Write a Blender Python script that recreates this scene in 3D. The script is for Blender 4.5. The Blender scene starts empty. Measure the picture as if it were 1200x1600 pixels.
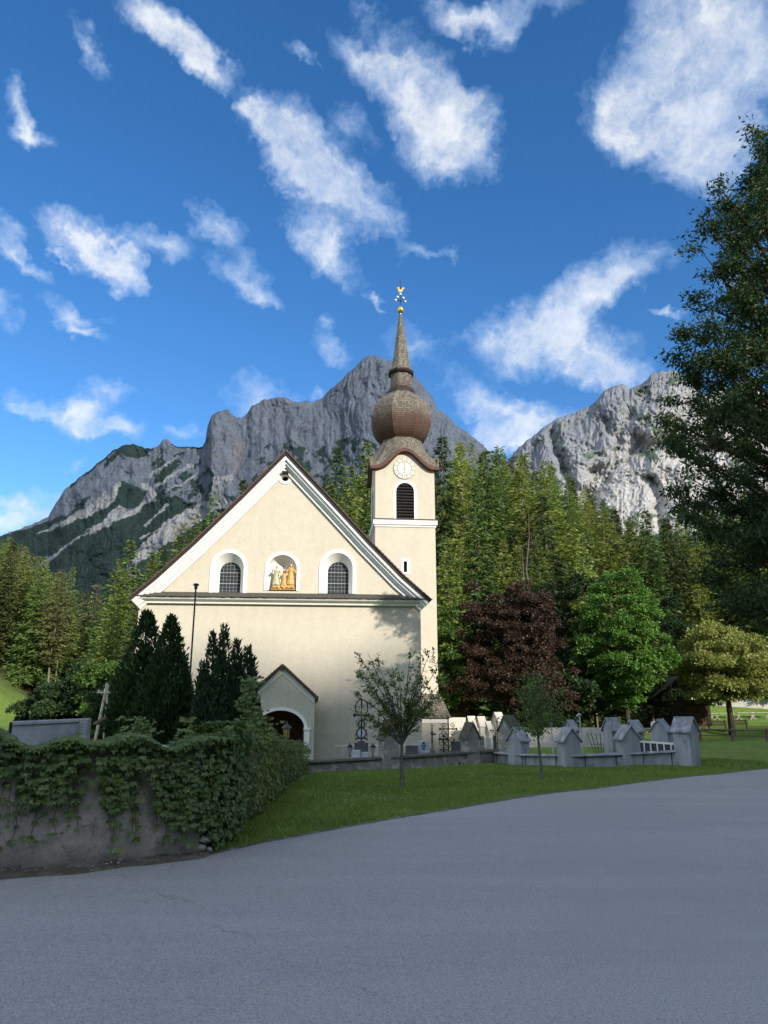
import bpy, bmesh, math, random
import numpy as np
from mathutils import Vector, Matrix, Euler, noise as mnoise
from mathutils.geometry import tessellate_polygon
R = math.radians
sc = bpy.context.scene
COL = sc.collection
rng = np.random.default_rng(7)
random.seed(7)

# ------------------------------------------------------------------ camera
EYE = 1.6; F = 1155.0; PITCH = math.atan(310/1155)
CP, SP = math.cos(PITCH), math.sin(PITCH)
cam = bpy.data.cameras.new('camera'); camo = bpy.data.objects.new('camera', cam); COL.objects.link(camo)
camo.location = (0, 0, EYE); camo.rotation_euler = (math.pi/2 + PITCH, 0, 0)
cam.sensor_fit = 'VERTICAL'; cam.sensor_height = 36.0; cam.sensor_width = 27.0; cam.lens = 36*F/1600
cam.clip_start = 0.05; cam.clip_end = 20000
sc.camera = camo

def ray(px, py):
    cx = (px-600)/F; cy = (800-py)/F
    return Vector((cx, CP - cy*SP, SP + cy*CP))
def at(px, py, Y):
    d = ray(px, py); k = Y/d.y
    return Vector((d.x*k, Y, EYE + d.z*k))
def atn(px, py, Y):            # vectorised
    cx = (px-600)/F; cy = (800-py)/F
    dy = CP - cy*SP; dz = SP + cy*CP; k = Y/dy
    return np.stack([cx*k, Y+0*k, EYE + dz*k], -1)

# ------------------------------------------------------------------ light
SUN_AZ = R(140); SUN_EL = R(24)
SKY_STRENGTH = 0.15
sun_dir = Vector((math.sin(SUN_AZ)*math.cos(SUN_EL), math.cos(SUN_AZ)*math.cos(SUN_EL), math.sin(SUN_EL)))
sun = bpy.data.lights.new('sun', 'SUN'); suno = bpy.data.objects.new('sun', sun); COL.objects.link(suno)
sun.energy = 4.1; sun.angle = R(0.5); sun.color = (1.0, 0.93, 0.82)
suno.rotation_euler = sun_dir.to_track_quat('Z', 'Y').to_euler()
sc.view_settings.view_transform = 'Standard'; sc.view_settings.look = 'None'
sc.view_settings.gamma = 1; sc.view_settings.exposure = 0.56

# ------------------------------------------------------------------ sky with clouds
world = bpy.data.worlds.new('World'); sc.world = world; world.use_nodes = True
wn = world.node_tree; wl = wn.links; bg = wn.nodes['Background']
def N(nt, t, **kw):
    n = nt.nodes.new(t)
    for k, v in kw.items(): setattr(n, k, v)
    return n
def setin(nt, n, i, v):
    if isinstance(v, bpy.types.NodeSocket): nt.links.new(v, n.inputs[i])
    else: n.inputs[i].default_value = v
def M_(nt, op, a, b=None, c=None, clamp=False):
    n = nt.nodes.new('ShaderNodeMath'); n.operation = op; n.use_clamp = clamp
    for i, v in enumerate((a, b, c)):
        if v is not None: setin(nt, n, i, v)
    return n.outputs[0]
def MIX(nt, f, a, b, mode='MIX'):
    n = nt.nodes.new('ShaderNodeMix'); n.data_type = 'RGBA'; n.blend_type = mode
    setin(nt, n, 0, f); setin(nt, n, 6, a); setin(nt, n, 7, b)
    return n.outputs[2]
def NOISE(nt, vec, scale, detail=5, rough=0.55, out=0, dist=0.0):
    n = nt.nodes.new('ShaderNodeTexNoise')
    if vec is not None: nt.links.new(vec, n.inputs['Vector'])
    n.inputs['Scale'].default_value = scale; n.inputs['Detail'].default_value = detail
    n.inputs['Roughness'].default_value = rough; n.inputs['Distortion'].default_value = dist
    return n.outputs[out]
def RANGE(nt, v, a, b, c=0.0, d=1.0, smooth=False):
    n = nt.nodes.new('ShaderNodeMapRange'); n.clamp = True
    if smooth: n.interpolation_type = 'SMOOTHSTEP'
    setin(nt, n, 0, v); n.inputs[1].default_value = a; n.inputs[2].default_value = b
    n.inputs[3].default_value = c; n.inputs[4].default_value = d
    return n.outputs[0]
def VM(nt, op, a, b=None, s=None):
    n = nt.nodes.new('ShaderNodeVectorMath'); n.operation = op
    setin(nt, n, 0, a)
    if b is not None: setin(nt, n, 1, b)
    if s is not None: setin(nt, n, 3, s)
    return n

sky = N(wn, 'ShaderNodeTexSky', sky_type='NISHITA', sun_disc=False)
sky.sun_elevation = SUN_EL; sky.sun_rotation = SUN_AZ; sky.altitude = 1100; sky.air_density = 1.0; sky.dust_density = 0.3; sky.ozone_density = 2.5
tc = N(wn, 'ShaderNodeTexCoord')
D0 = tc.outputs['Generated']
w1 = NOISE(wn, D0, 7.0, 3, 0.6, 1)
w2 = NOISE(wn, D0, 26.0, 3, 0.7, 1)
wv = VM(wn, 'SUBTRACT', w1, (0.5, 0.5, 0.5)).outputs[0]
wv2 = VM(wn, 'SUBTRACT', w2, (0.5, 0.5, 0.5)).outputs[0]
Dw = VM(wn, 'MULTIPLY_ADD', wv, (0.085, 0.085, 0.085)); wl.new(D0, Dw.inputs[2])
Dw2 = VM(wn, 'MULTIPLY_ADD', wv2, (0.05, 0.05, 0.05)); wl.new(Dw.outputs[0], Dw2.inputs[2])
Dv = Dw2.outputs[0]
CLOUDS = [  # px, py, half length, half width, tilt (deg, downwards to the right), thickness
 (255,40,80,30,37,1.0),(318,94,60,24,38,1.0),(160,92,48,17,60,.62),(40,150,40,22,75,.9),(52,192,36,20,30,.75),
 (140,372,58,32,25,1.0),(180,410,52,20,48,1.0),(255,388,48,22,15,.75),(335,355,38,26,25,.75),(372,432,54,26,22,.8),(400,455,34,14,20,.6),
 (18,360,30,16,30,.7),(28,400,52,17,35,.85),(5,482,26,24,40,.9),(115,490,40,20,25,.85),(145,524,24,10,15,.8),
 (445,215,62,44,50,1.05),(400,182,22,14,20,.8),(490,262,72,46,32,1.0),(545,318,75,42,25,.85),(590,355,50,26,25,.55),
 (505,388,72,30,42,1.1),(550,190,42,22,38,.45),
 (575,92,65,34,20,.85),(650,120,85,50,35,.95),(700,190,80,55,45,.9),(700,250,70,34,10,.65),(765,225,45,26,25,.4),
 (730,20,70,22,10,.7),(820,12,60,26,-10,.6),(575,8,34,22,15,.6),(760,50,40,20,30,.5),
 (1120,50,120,80,10,1.0),(1060,150,110,60,25,1.0),(1110,210,70,60,55,.95),(960,185,58,38,40,.8),(1120,262,38,28,60,.85),(1180,150,70,60,0,.7),(1010,230,60,26,20,.5),
 (935,425,80,36,-35,.7),(985,415,50,26,-30,.6),(880,470,70,32,-15,.75),(900,545,85,44,20,.95),(940,590,60,28,20,.85),(775,535,66,36,12,.85),(860,520,60,30,0,.7),
 (660,402,48,12,12,.75),(700,425,20,14,50,.5),(752,628,70,32,22,.95),(820,665,85,32,12,1.05),(780,690,60,22,0,.9),
 (135,645,50,30,15,1.1),(185,670,46,14,8,.95),(178,606,32,13,8,.6),(30,612,48,22,15,.8),(60,632,40,14,20,.7),
 (40,790,95,26,-3,1.05),(405,610,58,26,5,.75),(495,613,16,9,30,.8),(285,670,26,17,20,.75),
 (655,540,42,44,30,.62),(520,548,42,15,45,.5),(1160,440,46,24,10,.65),(1042,483,22,8,15,.7),(128,722,20,9,-10,.65),(500,500,16,12,30,.6),(90,760,26,9,0,.5),(95,395,14,7,20,.5),(465,100,30,8,35,.45),(590,470,14,7,40,.5)]
acc = None
for (px, py, a, b, tilt, s) in CLOUDS:
    c = ray(px, py).normalized()
    rgt = (ray(px+1, py).normalized() - c).normalized(); dwn = rgt.cross(c).normalized()
    if dwn.dot(ray(px, py+5).normalized()-c) < 0: dwn = -dwn
    t = R(tilt); u = (rgt*math.cos(t) + dwn*math.sin(t)).normalized(); v = c.cross(u).normalized()
    u = v.cross(c).normalized()
    m = Matrix((u, v, c)).transposed()
    foc = ray(px, py).length*F
    mp = N(wn, 'ShaderNodeMapping', vector_type='TEXTURE')
    wl.new(Dv, mp.inputs[0]); mp.inputs[1].default_value = c; mp.inputs[2].default_value = m.to_euler()
    mp.inputs[3].default_value = (a*1.42/foc, b*1.5/foc, 0.6)
    ln = VM(wn, 'LENGTH', mp.outputs[0]).outputs[1]
    q = M_(wn, 'SUBTRACT', 1.0, ln, clamp=True)
    q = M_(wn, 'MULTIPLY_ADD', q, s*1.2, acc if acc is not None else 0.0)
    acc = q
f1 = NOISE(wn, Dv, 9.0, 8, 0.64, 0, 0.25)
f2 = NOISE(wn, D0, 42.0, 4, 0.66, 0, 0.3)
fm = M_(wn, 'ADD', M_(wn, 'MULTIPLY', M_(wn, 'SUBTRACT', f1, 0.5), 2.5), M_(wn, 'MULTIPLY', M_(wn, 'SUBTRACT', f2, 0.5), 0.7))
cov = M_(wn, 'MINIMUM', acc, 1.0)
# unseen cloud added outside the view to whiten and brighten the shaded ground
dv_ = VM(wn, 'DOT_PRODUCT', D0, (0.0, math.cos(R(22)), math.sin(R(22)))).outputs[1]
gen = M_(wn, 'MULTIPLY', RANGE(wn, NOISE(wn, Dv, 2.2, 3, .6), .30, .50), RANGE(wn, dv_, .52, .70, 1.1, 0))
cov = M_(wn, 'MAXIMUM', cov, gen)
gate = RANGE(wn, cov, 0.0, 0.35)
dens = M_(wn, 'ADD', cov, M_(wn, 'MULTIPLY', fm, gate))
alpha = M_(wn, 'MULTIPLY', RANGE(wn, dens, 0.12, 1.55, 0, 1, False), 0.97)
CW = 5.0
shade = RANGE(wn, NOISE(wn, Dv, 7.0, 4, 0.5), 0.38, 0.62)
ccol = MIX(wn, shade, (0.62*CW, 0.72*CW, 0.90*CW, 1), (0.96*CW, 0.99*CW, 1.0*CW, 1))
ccol = MIX(wn, 1.0, ccol, RANGE(wn, dv_, .50, .68, 1.75, 1.0), 'MULTIPLY')  # the added cloud outside the view is made brighter as fill light
ccol = MIX(wn, RANGE(wn, dens, .35, 1.15), (0.45*CW, 0.66*CW, 1.0*CW, 1), ccol)
hs_ = N(wn, 'ShaderNodeHueSaturation'); wl.new(sky.outputs[0], hs_.inputs['Color']); hs_.inputs['Hue'].default_value = .503; hs_.inputs['Saturation'].default_value = 1.27; hs_.inputs['Value'].default_value = .95 #; hs_.inputs['Value'].default_value = 1.0
wl.new(MIX(wn, alpha, hs_.outputs[0], ccol), bg.inputs[0])
bg.inputs[1].default_value = SKY_STRENGTH
world.cycles.sampling_method = 'MANUAL'; world.cycles.sample_map_resolution = 512

# ------------------------------------------------------------------ helpers
def tag(o, label=None, cat=None, group=None, kind=None):
    if label: o['label'] = label
    if cat: o['category'] = cat
    if group: o['group'] = group
    if kind: o['kind'] = kind
    return o
def empty(name, loc=(0,0,0), rz=0.0, label=None, cat=None, group=None):
    o = bpy.data.objects.new(name, None); COL.objects.link(o); o.location = loc; o.rotation_euler = (0,0,rz)
    return tag(o, label, cat, group)
def np_obj(name, V, Fc, m, parent=None, smooth=False, attrs=None, midx=None, uv=None):
    """V (n,3); Fc list of (k, array(m,k)) or one array"""
    V = np.asarray(V, dtype=np.float32)
    if isinstance(Fc, np.ndarray): Fc = [Fc]
    me = bpy.data.meshes.new(name)
    me.vertices.add(len(V)); me.vertices.foreach_set('co', V.ravel())
    loops = np.concatenate([f.ravel() for f in Fc]).astype(np.int32)
    tot = np.concatenate([np.full(len(f), f.shape[1]) for f in Fc]).astype(np.int32)
    st = np.concatenate([[0], np.cumsum(tot)[:-1]]).astype(np.int32)
    me.loops.add(len(loops)); me.loops.foreach_set('vertex_index', loops)
    me.polygons.add(len(tot)); me.polygons.foreach_set('loop_start', st); me.polygons.foreach_set('loop_total', tot)
    if smooth: me.polygons.foreach_set('use_smooth', np.ones(len(tot), dtype=bool))
    for mm in (m if isinstance(m, (list, tuple)) else [m]): me.materials.append(mm)
    if midx is not None: me.polygons.foreach_set('material_index', np.asarray(midx, dtype=np.int32))
    if attrs:
        for k, a in attrs.items():
            at_ = me.attributes.new(k, 'FLOAT_COLOR', 'POINT'); at_.data.foreach_set('color', np.asarray(a, dtype=np.float32).ravel())
    if uv is not None:
        ul = me.uv_layers.new(name='UVMap'); ul.data.foreach_set('uv', np.asarray(uv, dtype=np.float32)[loops].ravel())
    me.update(calc_edges=True); me.validate()
    o = bpy.data.objects.new(name, me); COL.objects.link(o)
    if parent: o.parent = parent
    return o
class MB:
    def __init__(s): s.v = []; s.f = []; s.sm = False
    def add(s, vs, fs):
        b = len(s.v); s.v += [tuple(x) for x in vs]; s.f += [tuple(i+b for i in f) for f in fs]; return s
    def box(s, x0, x1, y0, y1, z0, z1, mt=None):
        vs = [Vector(p) for p in ((x0,y0,z0),(x1,y0,z0),(x1,y1,z0),(x0,y1,z0),(x0,y0,z1),(x1,y0,z1),(x1,y1,z1),(x0,y1,z1))]
        if mt is not None: vs = [mt @ v for v in vs]
        return s.add(vs, [(0,3,2,1),(4,5,6,7),(0,1,5,4),(1,2,6,5),(2,3,7,6),(3,0,4,7)])
    def prism(s, pts, y0, y1, mt=None):       # polygon in xz, extruded along y; pts counter-clockwise seen from -y
        n = len(pts)
        vs = [Vector((x, y0, z)) for x, z in pts] + [Vector((x, y1, z)) for x, z in pts]
        if mt is not None: vs = [mt @ v for v in vs]
        return s.add(vs, [tuple(range(n)), tuple(range(2*n-1, n-1, -1))] + [(i, i+n, (i+1)%n+n, (i+1)%n) for i in range(n)])
    def tube(s, pts, rads, seg=8, cap=True):
        pts = [Vector(p) for p in pts]; n = len(pts)
        if not hasattr(rads, '__len__'): rads = [rads]*n
        b = len(s.v); up = None
        for i, p in enumerate(pts):
            d = (pts[min(i+1,n-1)] - pts[max(i-1,0)])
            d = d.normalized() if d.length > 1e-9 else Vector((0,0,1))
            if up is None: up = Vector((1,0,0)) if abs(d.x) < .8 else Vector((0,1,0))
            a = d.cross(up).normalized(); c = a.cross(d).normalized(); up = c
            for k in range(seg):
                t = 2*math.pi*k/seg; s.v.append(tuple(p + (a*math.cos(t) + c*math.sin(t))*rads[i]))
        for i in range(n-1):
            for k in range(seg):
                s.f.append((b+i*seg+k, b+i*seg+(k+1)%seg, b+(i+1)*seg+(k+1)%seg, b+(i+1)*seg+k))
        if cap: s.f.append(tuple(b+k for k in range(seg-1,-1,-1))); s.f.append(tuple(b+(n-1)*seg+k for k in range(seg)))
        return s
    def lathe(s, prof, cx=0, cy=0, seg=24, rot=0, mt=None):   # prof list of (r, z) bottom to top
        b = len(s.v); n = len(prof)
        for r, z in prof:
            for k in range(seg):
                t = rot + 2*math.pi*k/seg; v = Vector((cx+r*math.cos(t), cy+r*math.sin(t), z))
                s.v.append(tuple(mt @ v if mt is not None else v))
        for i in range(n-1):
            for k in range(seg):
                s.f.append((b+i*seg+k, b+i*seg+(k+1)%seg, b+(i+1)*seg+(k+1)%seg, b+(i+1)*seg+k))
        s.f.append(tuple(b+k for k in range(seg-1,-1,-1))); s.f.append(tuple(b+(n-1)*seg+k for k in range(seg)))
        return s
    def ball(s, c, r, seg=12, rings=8, sc_=(1,1,1)):
        prof = []
        b = len(s.v)
        for i in range(rings+1):
            a = -math.pi/2 + math.pi*i/rings
            for k in range(seg):
                t = 2*math.pi*k/seg
                s.v.append((c[0]+r*sc_[0]*math.cos(a)*math.cos(t), c[1]+r*sc_[1]*math.cos(a)*math.sin(t), c[2]+r*sc_[2]*math.sin(a)))
        for i in range(rings):
            for k in range(seg):
                s.f.append((b+i*seg+k, b+i*seg+(k+1)%seg, b+(i+1)*seg+(k+1)%seg, b+(i+1)*seg+k))
        return s
    def build(s, name, m, parent=None, smooth=False, bevel=0.0, angle=35):
        me = bpy.data.meshes.new(name); me.from_pydata(s.v, [], s.f); me.materials.append(m)
        bm = bmesh.new(); bm.from_mesh(me); bmesh.ops.remove_doubles(bm, verts=bm.verts, dist=1e-5); bm.to_mesh(me); bm.free()
        me.update()
        if smooth:
            me.polygons.foreach_set('use_smooth', [True]*len(me.polygons))
            me.set_sharp_from_angle(angle=R(angle))
        o = bpy.data.objects.new(name, me); COL.objects.link(o)
        if parent: o.parent = parent
        if bevel > 0:
            md = o.modifiers.new('bevel', 'BEVEL'); md.width = bevel; md.segments = 2; md.limit_method = 'ANGLE'
        return o
def copy_tree(o, parent=None):
    c = o.copy(); COL.objects.link(c); c.parent = parent
    for ch in list(o.children): copy_tree(ch, c)
    return c

# numpy noise
_perm = np.random.default_rng(3).permutation(4096)
def vnoise(x, y, seed=0):
    xi = np.floor(x).astype(int); yi = np.floor(y).astype(int); xf = x-xi; yf = y-yi
    u = xf*xf*xf*(xf*(xf*6-15)+10); v = yf*yf*yf*(yf*(yf*6-15)+10)
    def g(a, b):
        h = _perm[(_perm[(a+seed*37) & 4095] + b) & 4095]
        return h*(2*math.pi/4096)
    def d(a, b, fx, fy):
        t = g(a, b); return np.cos(t)*fx + np.sin(t)*fy
    n00 = d(xi, yi, xf, yf); n10 = d(xi+1, yi, xf-1, yf); n01 = d(xi, yi+1, xf, yf-1); n11 = d(xi+1, yi+1, xf-1, yf-1)
    return ((n00*(1-u)+n10*u)*(1-v) + (n01*(1-u)+n11*u)*v)*1.5
def fbm(x, y, o=5, seed=0, g=0.5):
    r = 0; a = 1.0; f = 1.0
    for i in range(o): r = r + a*vnoise(x*f, y*f, seed+i); a *= g; f *= 2.03
    return r
def ridged(x, y, o=5, seed=0, g=0.5):
    r = 0; a = 1.0; f = 1.0
    for i in range(o): r = r + a*(1-2*np.abs(vnoise(x*f, y*f, seed+i))); a *= g; f *= 2.03
    return r
def inpoly(x, y, poly):
    ins = np.zeros(x.shape, bool); n = len(poly)
    for i in range(n):
        x0, y0 = poly[i]; x1, y1 = poly[(i+1) % n]
        if y0 == y1: continue
        c = ((y0 > y) != (y1 > y)) & (x < (x1-x0)*(y-y0)/(y1-y0)+x0); ins ^= c
    return ins

# ------------------------------------------------------------------ materials
def newmat(name):
    m = bpy.data.materials.new(name); m.use_nodes = True; nt = m.node_tree
    return m, nt, nt.nodes['Principled BSDF']
def pm(name, c1, c2=None, scale=3.0, rough=0.8, bump=0.0, bscale=40.0, metal=0.0, c3=None, s3=0.6, lo=0.35, hi=0.65, spec=0.3, fine=0.0, streak=False):
    m, nt, b = newmat(name); t = N(nt, 'ShaderNodeTexCoord').outputs['Object']
    c2 = c2 or tuple(x*0.85 for x in c1)
    v = t
    if streak:
        mp = N(nt, 'ShaderNodeMapping'); nt.links.new(t, mp.inputs[0]); mp.inputs[3].default_value = (1, 1, 0.15); v = mp.outputs[0]
    col = MIX(nt, RANGE(nt, NOISE(nt, v, scale, 6, .6), lo, hi), (*c1, 1), (*c2, 1))
    if c3: col = MIX(nt, RANGE(nt, NOISE(nt, t, s3, 4, .6), .5, .7), col, (*c3, 1))
    if fine: col = MIX(nt, fine, col, MIX(nt, NOISE(nt, t, bscale*1.7, 2), (0,0,0,1), (1,1,1,1)), 'OVERLAY')
    nt.links.new(col, b.inputs['Base Color']); b.inputs['Roughness'].default_value = rough
    b.inputs['Metallic'].default_value = metal; b.inputs['Specular IOR Level'].default_value = spec
    if bump:
        bp = N(nt, 'ShaderNodeBump'); bp.inputs['Strength'].default_value = bump; bp.inputs['Distance'].default_value = 0.02
        nt.links.new(NOISE(nt, t, bscale, 5, .6), bp.inputs['Height']); nt.links.new(bp.outputs[0], b.inputs['Normal'])
    return m
def leafmat(name, c1, c2, c3=None, trans=0.35, scale=1.2, rough=0.55, objvar=0.25, spec=0.25):
    m, nt, b = newmat(name); tcn = N(nt, 'ShaderNodeTexCoord'); t = tcn.outputs['Object']
    geo = N(nt, 'ShaderNodeNewGeometry')
    col = MIX(nt, RANGE(nt, NOISE(nt, t, scale, 3, .6), .35, .65), (*c1, 1), (*c2, 1))
    if c3: col = MIX(nt, RANGE(nt, geo.outputs['Random Per Island'], .55, 1.0), col, (*c3, 1))
    oi = N(nt, 'ShaderNodeObjectInfo')
    hs = N(nt, 'ShaderNodeHueSaturation'); nt.links.new(col, hs.inputs['Color'])
    setin(nt, hs, 'Value', RANGE(nt, oi.outputs['Random'], 0, 1, 1-objvar, 1+objvar))
    r2 = M_(nt, 'FRACT', M_(nt, 'MULTIPLY', oi.outputs['Random'], 7.31))
    setin(nt, hs, 'Hue', RANGE(nt, r2, 0, 1, .5-objvar*.09, .5+objvar*.07))
    nt.links.new(hs.outputs[0], b.inputs['Base Color']); b.inputs['Roughness'].default_value = rough
    b.inputs['Specular IOR Level'].default_value = spec
    tr = N(nt, 'ShaderNodeBsdfTranslucent'); nt.links.new(hs.outputs[0], tr.inputs[0])
    mx = N(nt, 'ShaderNodeMixShader'); mx.inputs[0].default_value = trans
    nt.links.new(b.outputs[0], mx.inputs[1]); nt.links.new(tr.outputs[0], mx.inputs[2])
    nt.links.new(mx.outputs[0], nt.nodes['Material Output'].inputs[0])
    return m
MT = {}
MT['trim'] = pm('white_render', (.80,.79,.75), (.74,.73,.69), 2.0, .85, .15, 60)
def stucco():
    m, nt, b = newmat('cream_render'); t = N(nt, 'ShaderNodeTexCoord').outputs['Object']
    a = NOISE(nt, t, .5, 5, .6); c = NOISE(nt, t, 2.6, 7, .68); d = NOISE(nt, t, 11, 6, .72)
    col = MIX(nt, RANGE(nt, a, .3, .7), (.63,.575,.455,1), (.59,.535,.42,1))
    col = MIX(nt, RANGE(nt, c, .4, .75), col, (.54,.49,.395,1))
    col = MIX(nt, RANGE(nt, d, .35, .75, 0, .6), col, (.45,.41,.33,1))
    mp = N(nt, 'ShaderNodeMapping'); nt.links.new(t, mp.inputs[0]); mp.inputs[3].default_value = (1, 1, .12)
    st = RANGE(nt, NOISE(nt, mp.outputs[0], 3.0, 5, .6), .52, .76, 0, .42)
    col = MIX(nt, st, col, (.46,.41,.33,1))
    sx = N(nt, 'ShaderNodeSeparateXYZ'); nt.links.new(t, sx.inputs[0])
    low = M_(nt, 'MULTIPLY', RANGE(nt, sx.outputs[2], 0.0, 3.6, .8, 0), RANGE(nt, c, .3, .6))  # base stain that also puts the lower wall's grey shade into the colour
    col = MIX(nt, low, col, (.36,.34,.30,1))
    nt.links.new(col, b.inputs['Base Color']); b.inputs['Roughness'].default_value = .92; b.inputs['Specular IOR Level'].default_value = .2
    bp = N(nt, 'ShaderNodeBump'); bp.inputs['Strength'].default_value = .55; bp.inputs['Distance'].default_value = .03
    nt.links.new(NOISE(nt, t, 14, 8, .7), bp.inputs['Height']); nt.links.new(bp.outputs[0], b.inputs['Normal'])
    return m
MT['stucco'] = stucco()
MT['darkwood'] = pm('dark_wood', (.045,.028,.02), (.02,.014,.012), 6, .6, .2, 30)
MT['brownwood'] = pm('red_brown_fascia', (.13,.05,.03), (.07,.03,.02), 5, .6, .2, 30)
MT['wood'] = pm('grey_wood', (.22,.17,.12), (.12,.09,.065), 7, .8, .2, 30)
MT['tile'] = pm('roof_tile', (.13,.085,.06), (.07,.055,.045), 9, .85, .4, 25)
MT['slate'] = pm('dark_tile_strip', (.10,.09,.075), (.05,.047,.04), 12, .85, .5, 25)
MT['glass'] = pm('dark_leaded_glass', (.02,.025,.03), (.03,.04,.045), 6, .25, 0, spec=.5)
MT['lead'] = pm('window_lead', (.30,.30,.30), rough=.5)
MT['black'] = pm('black_iron', (.012,.012,.013), rough=.45, metal=.3)
MT['louvre'] = pm('black_louvre', (.014,.012,.012), (.03,.025,.02), 6, .6)
MT['gold'] = pm('gilding', (.85,.58,.12), (.75,.45,.08), 5, .3, metal=.9)
MT['white'] = pm('white_enamel', (.85,.87,.9), rough=.3)
MT['lightgrey'] = pm('pale_grey_marks', (.42,.44,.47), rough=.6)
MT['clockface'] = pm('clock_face', (.78,.72,.58), (.70,.64,.5), 5, .6)
MT['clockring'] = pm('clock_ring', (.40,.37,.36), rough=.6)
MT['clockblue'] = pm('clock_centre', (.50,.60,.64), (.62,.68,.66), 5, .6)
MT['greymon'] = pm('blue_grey_paint', (.35,.37,.385), (.24,.255,.27), 3.0, .8, .5, 30, c3=(.17,.18,.18), s3=2.2, streak=True)
MT['greycap'] = pm('grey_sheet_cap', (.25,.26,.28), (.15,.155,.165), 4.0, .6, .3, 25, c3=(.40,.40,.40), s3=3)
MT['dark'] = pm('dark_trim', (.05,.055,.065), rough=.7)
MT['oldwall'] = pm('old_weathered_render', (.26,.245,.22), (.17,.16,.15), 2.2, .95, .8, 18, c3=(.44,.43,.39), s3=3.2)
MT['stone'] = pm('pale_stone', (.55,.53,.48), (.38,.36,.33), 3, .9, .4, 30)
MT['litpost'] = pm('limewashed_pillar', (.66,.62,.52), (.56,.53,.45), 3, .9, .3, 30)
MT['darkstone'] = pm('dark_granite', (.05,.055,.062), (.08,.085,.09), 30, .4, 0, spec=.5)
MT['granite'] = pm('light_granite', (.42,.45,.50), (.33,.36,.41), 25, .5)
MT['bark'] = pm('brown_bark', (.075,.055,.042), (.04,.032,.026), 8, .9, .6, 18)
MT['palebark'] = pm('pale_bark', (.20,.175,.145), (.12,.10,.085), 6, .9, .4, 18)
MT['greybark'] = pm('grey_bark', (.16,.15,.135), (.09,.085,.075), 9, .9, .5, 25)
MT['lampglass'] = pm('yellow_glass', (.50,.42,.12), (.36,.30,.08), 4, .25, spec=.5)

# leaves
MT['spruce'] = leafmat('spruce_needles', (.075,.115,.028), (.115,.165,.036), (.16,.215,.046), .28, .5, .55, .42)
MT['darkspruce'] = leafmat('dark_spruce_needles', (.042,.072,.024), (.066,.104,.030), (.09,.13,.036), .24, .5, .55, .42)
MT['larch'] = leafmat('larch_needles', (.15,.215,.038), (.20,.27,.048), (.26,.32,.062), .36, .5, .55, .42)
MT['pine'] = leafmat('pine_needles', (.10,.13,.045), (.13,.16,.05), (.16,.18,.06), .28, .5, .55, .42)
MT['beech'] = leafmat('copper_beech_leaves', (.036,.022,.015), (.060,.036,.022), (.095,.062,.040), .15, .8, .45, .05)
MT['maple'] = leafmat('maple_leaves', (.070,.16,.024), (.10,.21,.032), (.17,.30,.048), .3, .8, .5, .05)
MT['lime'] = leafmat('lime_leaves', (.17,.21,.045), (.25,.28,.06), (.42,.42,.13), .3, .8, .5, .05)
MT['ash'] = leafmat('ash_leaves', (.028,.060,.018), (.044,.085,.022), (.066,.110,.028), .25, .8, .5, .05)
MT['hornbeam'] = leafmat('hornbeam_leaves', (.10,.145,.034), (.135,.18,.04), (.18,.22,.05), .3, 1.5, .5, .05)
MT['young'] = leafmat('young_tree_leaves', (.085,.145,.032), (.11,.18,.038), (.15,.22,.05), .3, 1.5, .5, .05)
MT['shrub'] = leafmat('shrub_leaves', (.060,.115,.022), (.09,.15,.028), (.12,.19,.04), .3, .8, .5, .15)
MT['darkshrub'] = leafmat('dark_broadleaf', (.020,.042,.015), (.032,.060,.018), (.045,.08,.024), .25, .8, .5, .1)
MT['thuja'] = leafmat('thuja_sprays', (.020,.050,.018), (.034,.072,.020), (.065,.10,.026), .2, 3, .6, .05)
MT['juniper'] = leafmat('juniper_sprays', (.022,.050,.022), (.034,.070,.026), (.052,.092,.032), .2, 3, .6, .05)
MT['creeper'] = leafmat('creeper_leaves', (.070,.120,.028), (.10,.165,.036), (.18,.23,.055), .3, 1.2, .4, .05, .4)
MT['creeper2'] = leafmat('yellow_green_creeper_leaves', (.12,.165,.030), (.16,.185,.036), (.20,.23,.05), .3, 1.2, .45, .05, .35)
MT['grass'] = leafmat('grass_blades', (.135,.205,.034), (.17,.24,.042), (.22,.28,.06), .3, .5, .6, .05)
MT['daisy'] = pm('white_clover', (.42,.45,.33), rough=.7)

# ------------------------------------------------------------------ ground
GP = [(0,0,0),(-8,3,0),(8,4,0),(-4,7,0),(-2,8.5,0),(0,11,0),(3,14.5,0),(7,18,0),(11,21,.0),(18,24.5,0),(20,10,0),(30,29,0),(-12,3,0),(0,-15,0),(40,33,0.1),
 (-2.7,26,-.40),(0.3,26,-.30),(3.2,28,-.25),(5.7,24,-.16),(9.5,24,-.06),(-2.3,16,-.12),(0.4,17.6,-.06),(3,21,-.12),(-2.5,22,-.3),
 (-5,34,-.9),(2,34,-.8),(-11,34,-.9),(-8,24,-.5),(-8,16,-.3),(-14,20,-.4),(8,36,-.7),(15,38,-.6),(3,46,-.9),(9,50,-.7),(-12,55,-.8),
 (14,62,-.7),(22,62,-.72),(30,62,-.7),(20,45,-.5),(34,77,.2),(26,77,.1),(46,80,.3),(12,75,.3),(0,75,.5),(-25,60,-.6),(-40,60,-.2),(-20,75,.2),(28,45,-.4),(40,50,-.3)]
_gp = np.array(GP)
def sstep(t): t = np.clip(t, 0, 1); return t*t*(3-2*t)
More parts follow.
